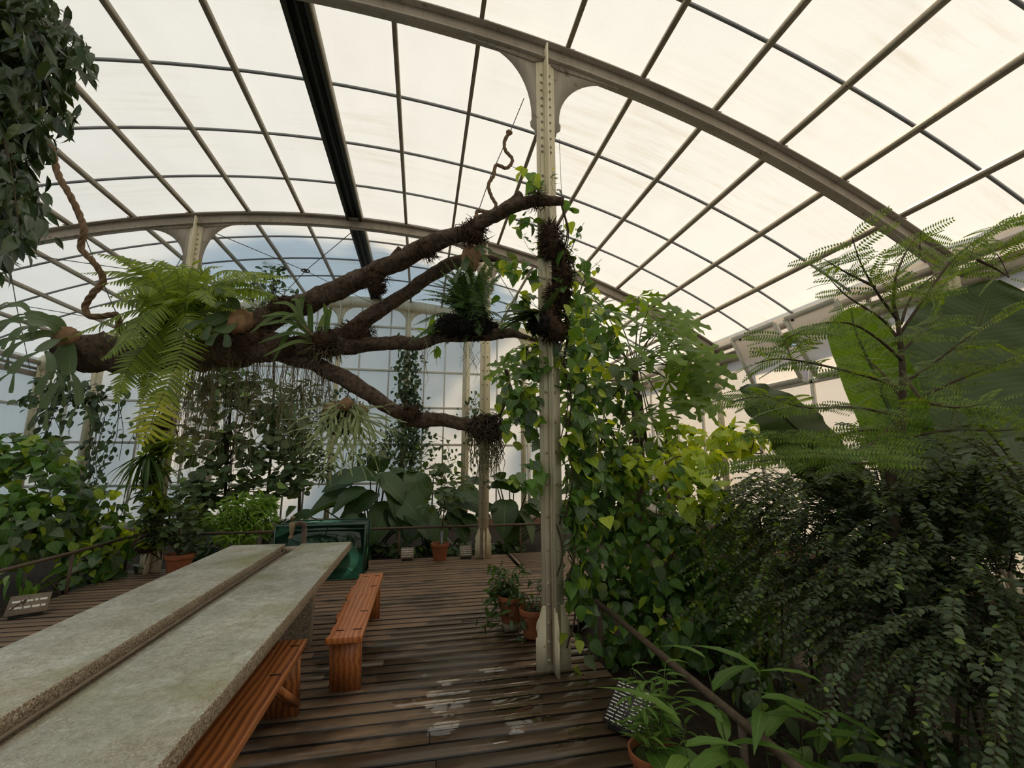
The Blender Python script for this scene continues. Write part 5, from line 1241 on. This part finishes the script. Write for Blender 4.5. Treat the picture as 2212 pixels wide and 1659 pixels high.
# potted sapling at the far end
root, t = pot('potted_sapling', 'far terracotta pot with a thin tall sapling and a slate name tag', (.36, 7.42, 0), .14, .26, moss=False)
f = MB(); s = MB(); top = P(962, 1030, 7.35); pa = smooth_path([t, t * .5 + top * .5 + (.02, 0, 0), top], 6); tube(s, pa, np.linspace(.013, .006, len(pa)), 7)
for i in range(26):
    a = pa[rng.integers(len(pa) // 2, len(pa))]; e = a + np.array([rng.normal() * .28, rng.normal() * .2, rng.uniform(-.05, .35)]); tube(s, [a, e], .003, 4)
    k = 6; p = a + (e - a) * rng.uniform(.5, 1.1, k)[:, None] + rnd(k, .05); place(f, T_OVAL, p, unit(rnd(k) * (1, 1, .3) - UP * .15), UP + rnd(k, .3), .12 * (.7 + .5 * rng.random(k)), 0, 1.5)
add_parts(root, f, s, L['round'], 'twig')
tg = MB(); box(tg, (t[0] - .005, t[1] - .08, t[2] - .05), (t[0] + .045, t[1] - .07, t[2] + .24)); tl = MB()
for z in np.arange(t[2] + .0, t[2] + .2, .022): box(tl, (t[0] + .008, t[1] - .0815, z), (t[0] + .03 - .008 * (int(z * 100) % 2), t[1] - .0805, z + .012))
tgo = tg.build('name_tag', M['tagblue']); adopt(root, tgo); sub(tl.build('handwriting', M['letter']), tgo)
# pot by the left column
root, t = pot('potted_shrub', 'wide terracotta pot with an open branching shrub, between the left column and the table', (-3.20, 7.12, 0), .17, .30, moss=False)
f = MB(); s = MB()
for i in range(13):
    e = t + np.array([rng.normal() * .22, rng.normal() * .15, rng.uniform(.3, .85)]); pa = smooth_path([t, (t + e) / 2 + rnd(1)[0] * .04, e], 5); tube(s, pa, np.linspace(.009, .003, len(pa)), 5)
    k = 16; p = pa[rng.integers(4, len(pa), k)] + rnd(k, .04); place(f, T_OVAL, p, unit(rnd(k) * (1, 1, .3)), UP + rnd(k, .3), .13 * (.7 + .5 * rng.random(k)), 0, 1.2)
add_parts(root, f, s, L['round'], 'twig')

# ---- elephant ears along the end bed ----------------------------------------------------
T_EAR = leaf_tpl([(-.28, .14), (-.12, .30), (.05, .38), (.25, .40), (.5, .33), (.75, .19), (.92, .07), (1, .005)], .26, .35, 3, .022)
def ears(name, label, bx, by, leaves):
    root = empty(name, (bx, by, -.12)); tag(root, label, 'elephant ear plant', 'elephant ear plants in the end bed'); f = MB(); s = MB(); b = np.array([bx, by, -.1])
    leaves = leaves + [(l[0] + rng.normal() * 34, l[1] + rng.normal() * 16 + 8, l[2] + rng.normal() * .2, l[3] * rng.uniform(.55, .85), float(np.clip(l[4] + rng.normal() * .5, -1.1, 1.1)), l[5] + rng.normal() * .25) for l in leaves]
    for px, py, Y, sc, dx, dz in leaves:
        c = P(px, py, Y); ax = unit([dx, -.55, dz]); q = smooth_path([b + rnd(1)[0] * (.05, .05, 0), (b + c) / 2 + (0, .08, .08), c], 6); tube(s, q, np.linspace(.022, .009, len(q)), 7)
        place(f, T_EAR, [c - ax * sc * .1], [ax + rnd(1)[0] * .12], [np.array([dx * .5 + rng.normal() * .35, -.6 + rng.normal() * .2, .75])], sc * .92, 0, 1.1)
    adopt(root, f.build('leaf_blades', L['alocasia'], smooth=True), s.build('leaf_stalk', M['stem'])); root.children[0].name = 'leaf_blade'
e1 = P(800, 1150, 8.7); ears('elephant_ear', 'elephant ear plant with the biggest leaves, just behind the glass tank', e1[0], 8.7,
    [(800, 1030, 8.6, .75, -.5, .1), (850, 1050, 8.4, .80, .4, -.6), (740, 1075, 8.5, .7, -.9, -.1), (700, 1100, 8.3, .65, -1, -.15), (830, 1110, 8.2, .65, -.3, -.7), (770, 1130, 8.0, .55, -.5, -.8), (880, 1090, 8.2, .7, .5, -.7), (820, 1000, 8.9, .6, -.1, .3), (860, 1120, 8.1, .55, .3, -.8), (790, 1080, 8.3, .7, -.6, -.5)])
e2 = P(930, 1160, 8.9); ears('elephant_ear', 'elephant ear plant rising behind the potted sapling', e2[0], 8.9,
    [(900, 1040, 8.7, .75, .3, -.4), (960, 1070, 8.5, .65, .6, -.5), (1000, 1080, 8.5, .7, .9, -.2), (920, 1110, 8.3, .6, -.3, -.7), (880, 1020, 9.0, .6, -.4, .1), (985, 1120, 8.3, .6, .4, -.8), (940, 1140, 8.1, .5, 0, -.9), (1010, 1040, 8.9, .55, .5, .1)])
e3 = P(1110, 1160, 8.8); ears('elephant_ear', 'elephant ear plant between the far column and the big riveted column', e3[0], 8.8,
    [(1100, 1050, 8.7, .7, -.2, .3), (1140, 1060, 8.5, .7, .6, -.2), (1090, 1100, 8.3, .65, -.3, -.6), (1130, 1120, 8.2, .6, .4, -.6), (1160, 1090, 8.6, .6, .8, -.2), (1075, 1030, 9.0, .5, -.6, .2), (1190, 1120, 8.6, .6, .7, -.4), (1230, 1100, 8.9, .6, .7, -.3)])
e4 = P(560, 1180, 9.0); ears('elephant_ear', 'elephant ear leaves peeping out left of the glass tank', e4[0], 9.0, [(595, 1110, 8.8, .6, .2, .6), (620, 1130, 8.7, .5, .6, .1), (470, 1160, 8.6, .55, -.4, -.2), (440, 1150, 8.8, .5, -.7, .1)])
climber('bed_undergrowth', 'low dark leafy undergrowth in the shade behind the near railing', 'undergrowth', [(1750, 1600, 2.2, 90, 40, .3), (1950, 1600, 1.9, 110, 40, .3), (2150, 1640, 1.6, 90, 40, .25), (1640, 1480, 2.7, 80, 40, .3)], T_HEART, .10, [L['small'], L['pepper']], .5, (.3,), base=(2.2, 2.0, -.1))
climber('ground_cover', 'low dark leafy ground cover along the far edge of the deck', 'ground cover', [(700 + 95 * i, 1185, 8.2, 55, 16, .2) for i in range(5)] + [(450, 1190, 8.4, 60, 18, .2)], T_ROUND, .12, [L['alocasia']], .8, base=(0, 8.2, -.1))

# ---- left bed -----------------------------------------------------------------------------
GR = [L['pepper'], L['pepper_young'], L['pepper_grey']]
climber('mounded_climber', 'tall mound of leafy climber filling the left edge behind the railing', 'climber', [(60, 1040, 7.4, 110, 90, .5), (30, 1140, 7.0, 110, 80, .5), (130, 1110, 7.3, 60, 90, .4), (30, 980, 7.8, 80, 45, .4)], T_HEART, .135, GR, .85, (.08, .3), base=(-5.6, 7.4, -.1))
climber('bright_climber', 'brighter green climber with a pointed top, just left of the overgrown column', 'climber', [(215, 1090, 7.6, 42, 45, .3), (230, 1150, 7.6, 70, 45, .35), (200, 1210, 7.2, 60, 35, .3)], T_HEART, .13, GR, .85, (.34, .15), base=(-4.8, 7.6, -.1))
climber('low_foliage', 'low mixed foliage between the left railing and the deck edge', 'undergrowth', [(60, 1250, 6.2, 80, 40, .3), (130, 1270, 6.6, 50, 26, .25), (10, 1290, 5.7, 45, 40, .25)], T_LANCE, .26, [L['bamboo'], L['pepper']], .55, (.5,), base=(-4.6, 6.3, -.1))
climber('low_foliage', 'large-leaved undergrowth below the bright climber, behind the left rail post', 'undergrowth', [(230, 1225, 7.4, 60, 26, .25), (180, 1240, 7.0, 40, 22, .25)], T_ROUND, .20, [L['alocasia'], L['pepper']], .6, (.4,), base=(-4.5, 7.2, -.1))

# epiphytes on the left column
root = empty('column_epiphytes', (-3.70, 7.30, .4)); tag(root, 'bark, roots and small epiphytes clothing the left iron column', 'epiphytes'); bk = MB(); f = MB(); g = MB()
for px, py, rx, ry in ((322, 1168, 26, 24), (340, 1092, 26, 20), (330, 1035, 15, 22), (345, 965, 18, 18), (352, 915, 14, 16)):
    c, r = pblob(px, py, 7.25, rx, ry, .16); tube(bk, [c - (0, 0, r[2]), c - (0, 0, r[2] * .4), c + (.02, 0, r[2] * .4), c + (.02, 0, r[2])], [r[0] * .5, r[0] * .95, r[0] * .9, r[0] * .5], 12, rough=.2)
    p, d = blob(c, r, 200, .5)
    for a, b in zip(p, d): tube(bk, [a, a + unit(b + rnd(1)[0] * .6) * .06], [.007, .002], 3, cap=False)
for px, py, n, ln, mt in ((345, 1085, 34, .24, 0), (370, 960, 40, .28, 0), (350, 1020, 24, .2, 0), (300, 1130, 20, .22, 1), (340, 1160, 18, .18, 1)):
    c = P(px, py, 7.1); place(f, T_BLADE, np.tile(c, (n, 1)) + rnd(n, .03), rnd(n) * (1, .8, .4) + (0, -.3, .5), UP + rnd(n, .3), ln * (.7 + .5 * rng.random(n)), np.full(n, mt), 1.8)
for q in range(60):
    c = P(338 + rng.normal() * 14, rng.uniform(870, 1190), 7.2); tube(bk, [c, c + rnd(1)[0] * .05 - UP * .15, c + rnd(1)[0] * .08 - UP * .3], [.012, .012, .003], 5, rough=.2)
for q in range(26):
    c = P(338 + rng.normal() * 20, rng.uniform(880, 1180), 7.12); n = 9; place(f, T_LANCE if q % 2 else T_OVAL, np.tile(c, (n, 1)) + rnd(n, .05), rnd(n) * (1, .7, .5) + (0, -.3, .1), UP + rnd(n, .4), .15 * (.6 + .6 * rng.random(n)), np.full(n, q % 2), 1.3)
adopt(root, bk.build('bark_slab', M['moss_bark']), f.build('rosettes', [L['fern'], L['round']])); root.children[1].name = 'leaf_rosette'

tuft('drooping_grass_fern', 'thin drooping fern leaves hanging left of the overgrown column', 'fern', 318, 985, 7.0, 46, .55, T_BLADE, 'fern_dark', up=-.5, spread=.7, width=.6)
# round-leaved shrub tree against the end wall
def leafy_tree(name, label, base, trunk, clumps, tpl, size, mats, mixf, n, flat=.6, stemr=.035):
    root = empty(name, tuple(base)); tag(root, label, 'shrub'); t = MB(); f = MB(); tr = smooth_path([base] + trunk, 6); tube(t, tr, np.linspace(stemr, stemr * .4, len(tr)), 8)
    for cl in clumps:
        c, r = pblob(*cl); a = tr[rng.integers(len(tr) // 3, len(tr))]
        for q in range(4):
            e = c + unit(rnd(1)[0]) * r * .7; pa = smooth_path([a, (a + e) / 2 + (0, 0, -.05), e], 5); tube(t, pa, np.linspace(.012, .004, len(pa)), 5)
        p, d = blob(c, r, n, .1); place(f, tpl, p, unit(rnd(n) * (1, 1, .35) + d * .5 - UP * .2), UP * flat + rnd(n, .35) + (0, -.4, 0), size * (.65 + .6 * rng.random(n)), mats_mix(n, *mixf))
    adopt(root, t.build('trunk', M['twig']), f.build('foliage', mats))
b = P(487, 1120, 9.2); b[2] = -.1
leafy_tree('round_leaved_tree', 'slender tree with round grey-green leaves standing before the end wall, behind the hanging roots', b, PP((487, 1060, 9.2), (492, 950, 9.2), (500, 860, 9.2)),
    [(470, 860, 9.2, 70, 40, .5), (560, 870, 9.1, 60, 50, .5), (440, 960, 9.0, 50, 60, .4), (550, 960, 9.1, 60, 55, .5), (620, 930, 9.2, 50, 60, .4), (460, 1050, 8.9, 60, 50, .4), (570, 1040, 9.0, 60, 50, .4), (420, 1080, 8.6, 40, 50, .3), (640, 1020, 9.3, 45, 50, .4), (500, 820, 9.3, 60, 25, .4)], T_ROUND, .17, [L['round'], L['ivy']], (.25,), 110)
b = P(640, 800, 6.8)
b = P(575, 1120, 9.8); b[2] = -.1
leafy_tree('slender_tree', 'thin-stemmed tree whose leafy top shows above the fork of the limb', b, PP((590, 900, 9.8), (590, 700, 9.8), (590, 600, 9.8)), [(590, 590, 9.8, 32, 30, .3), (560, 640, 9.8, 40, 30, .3), (610, 635, 9.7, 40, 26, .3), (545, 690, 9.8, 40, 20, .3)], T_OVAL, .17, [L['round'], L['ivy']], (.5,), 42, stemr=.03)
b = P(530, 1180, 8.3); b[2] = -.1
leafy_tree('light_green_shrub', 'light green shrub with fingered leaves, left of the glass tank behind the rail', b, PP((530, 1140, 8.3), (525, 1100, 8.3)), [(520, 1095, 8.2, 50, 26, .3), (490, 1120, 8.2, 38, 22, .3), (555, 1120, 8.2, 40, 26, .3), (520, 1155, 8.1, 50, 20, .3), (570, 1090, 8.3, 26, 20, .2)], T_LANCE, .15, [L['bright']], (), 230, stemr=.02)
# compound-leaf thicket in the middle, behind the pale staghorn ball
b = P(650, 1100, 9.9); b[2] = -.1
leafy_tree('feathery_thicket', 'greyish feathery thicket behind the pale staghorn ball', b, PP((650, 1000, 9.9), (655, 900, 9.9), (650, 830, 9.9)), [(640, 850, 9.9, 50, 45, .3), (660, 930, 9.9, 50, 50, .3), (600, 900, 9.9, 35, 60, .3), (690, 1000, 9.9, 40, 40, .3), (640, 980, 10, 40, 50, .3)], T_LANCE, .2, [L['round'], L['ivy']], (.3,), 150)

# creepers on the end wall
def creeper(label, strands, size, n, mats=('ivy', 'round'), mixf=(.25,), off=.12, tpl=T_OVAL, group='creepers on the end wall'):
    b = P(*strands[0][0]); root = empty('wall_creeper', (b[0], b[1], max(-.1, b[2]))); tag(root, label, 'creeper', group); f = MB(); s = MB()
    for st in strands:
        pa = smooth_path([P(*q) for q in st], 8); ln = np.linalg.norm(np.diff(pa, axis=0), axis=1).sum()
        for k in range(3): pb = pa + smooth_path(rnd(len(st)) * .1 * (1, .2, 1), 8)[:len(pa)]; tube(s, pb, .006, 4, cap=False)
        k = int(n * ln); hang_leaves(f, pa[rng.integers(0, len(pa), k)] + rnd(k) * np.array([off, .06, off]), np.tile([0, -1, .1], (k, 1)) + rnd(k, .4), size, tpl, mats_mix(k, *mixf), down=.8, j=.5)
    adopt(root, f.build('foliage', [L[m_] for m_ in mats]), s.build('stem', M['twig']))
Yw = 11.15
creeper('dense creeper clothing the post of the end wall at the centre of the picture', [[(880, 1010, Yw), (882, 900, Yw), (885, 820, Yw), (880, 750, Yw)], [(880, 990, Yw), (900, 930, Yw), (925, 900, Yw)], [(870, 930, Yw), (840, 960, Yw), (800, 1000, Yw)], [(882, 870, Yw), (872, 830, Yw)]], .13, 150, off=.16)
creeper('straggling creeper on the lower middle panes of the end wall', [[(740, 1010, Yw), (800, 980, Yw), (860, 1000, Yw)], [(880, 1010, Yw), (920, 970, Yw), (960, 960, Yw), (970, 1010, Yw)], [(780, 880, Yw), (740, 850, Yw), (700, 860, Yw)], [(1020, 960, Yw), (1015, 900, Yw), (1030, 860, Yw)]], .12, 50, off=.15)
creeper('dark creeper hanging across the left panes, under the big staghorn', [[(130, 830, 10.6), (120, 880, 10.6), (100, 930, 10.6)], [(140, 820, 10.6), (170, 860, 10.6), (200, 870, 10.6)], [(60, 860, 10.6), (110, 850, 10.6), (190, 848, 10.6), (250, 850, 10.6)], [(130, 850, 10.6), (95, 950, 10.6), (90, 990, 10.6)], [(200, 850, 10.6), (205, 920, 10.6), (195, 1060, 10.6)]], .16, 46, mats=('ivy', 'ficus'), mixf=(.5,), off=.16, tpl=T_OVAL)
creeper('thin creeper strings on the panes left of the fern', [[(255, 850, Yw), (250, 920, Yw), (240, 990, Yw)], [(300, 900, Yw), (290, 960, Yw)], [(210, 1050, Yw), (200, 960, Yw), (230, 880, Yw)]], .12, 22, off=.1)
creeper('creeper behind the hanging root nest, on the slim column and post', [[(1045, 1040, 7.3), (1050, 980, 7.3), (1060, 940, 7.3)], [(1025, 1030, 9), (1040, 960, 9)]], .07, 60, off=.08)
creeper('dark creeper in the far window-side corner, beyond the papaya', [[(1400, 1060, 10.8), (1420, 980, 10.8), (1440, 900, 10.8), (1475, 860, 10.8)], [(1500, 1000, 9.8), (1480, 920, 9.8), (1490, 870, 9.8)], [(1330, 1040, 10.8), (1350, 960, 10.8), (1370, 900, 10.8)], [(1380, 1050, 10.8), (1440, 1030, 10.8)]], .15, 110, off=.2)

# ---- trees outdoors, seen only as the shade they cast on the roof and end wall ---------------
def outdoor_tree(label, base, crown, r, n):
    root = empty('outdoor_tree', base); tag(root, label, 'outdoor tree', 'trees outside the glasshouse'); t = MB(); f = MB()
    tube(t, [base, (base[0], base[1], crown[2] - r[2] * .6), crown], [.3, .24, .1], 10)
    k = 0
    for i in range(n):
        c, d = blob(crown, r, 1, .2); m = 60; p, dd = blob(c[0], (.55, .55, .4), m, .1); place(f, T_OVAL, p, unit(rnd(m)), unit(rnd(m)), .26)
    adopt(root, t.build('trunk', M['twig']), f.build('foliage', L['tree']))
outdoor_tree('tree outside behind the end wall, known by its leafy shade on the roof', (4.6, 15.6, -.5), (4.6, 15.4, 12.6), (3.4, 2.0, 1.8), 190)
outdoor_tree('lower tree outside behind the end wall, throwing dappled shade on the panes', (2.0, 18.2, -.5), (2.2, 17.6, 10.6), (5.0, 2.0, 3.0), 66)
outdoor_tree('thin tree outside the end wall towards the window side', (9.5, 18.4, -.5), (7.4, 17.8, 10.2), (3.2, 1.6, 2.6), 14)
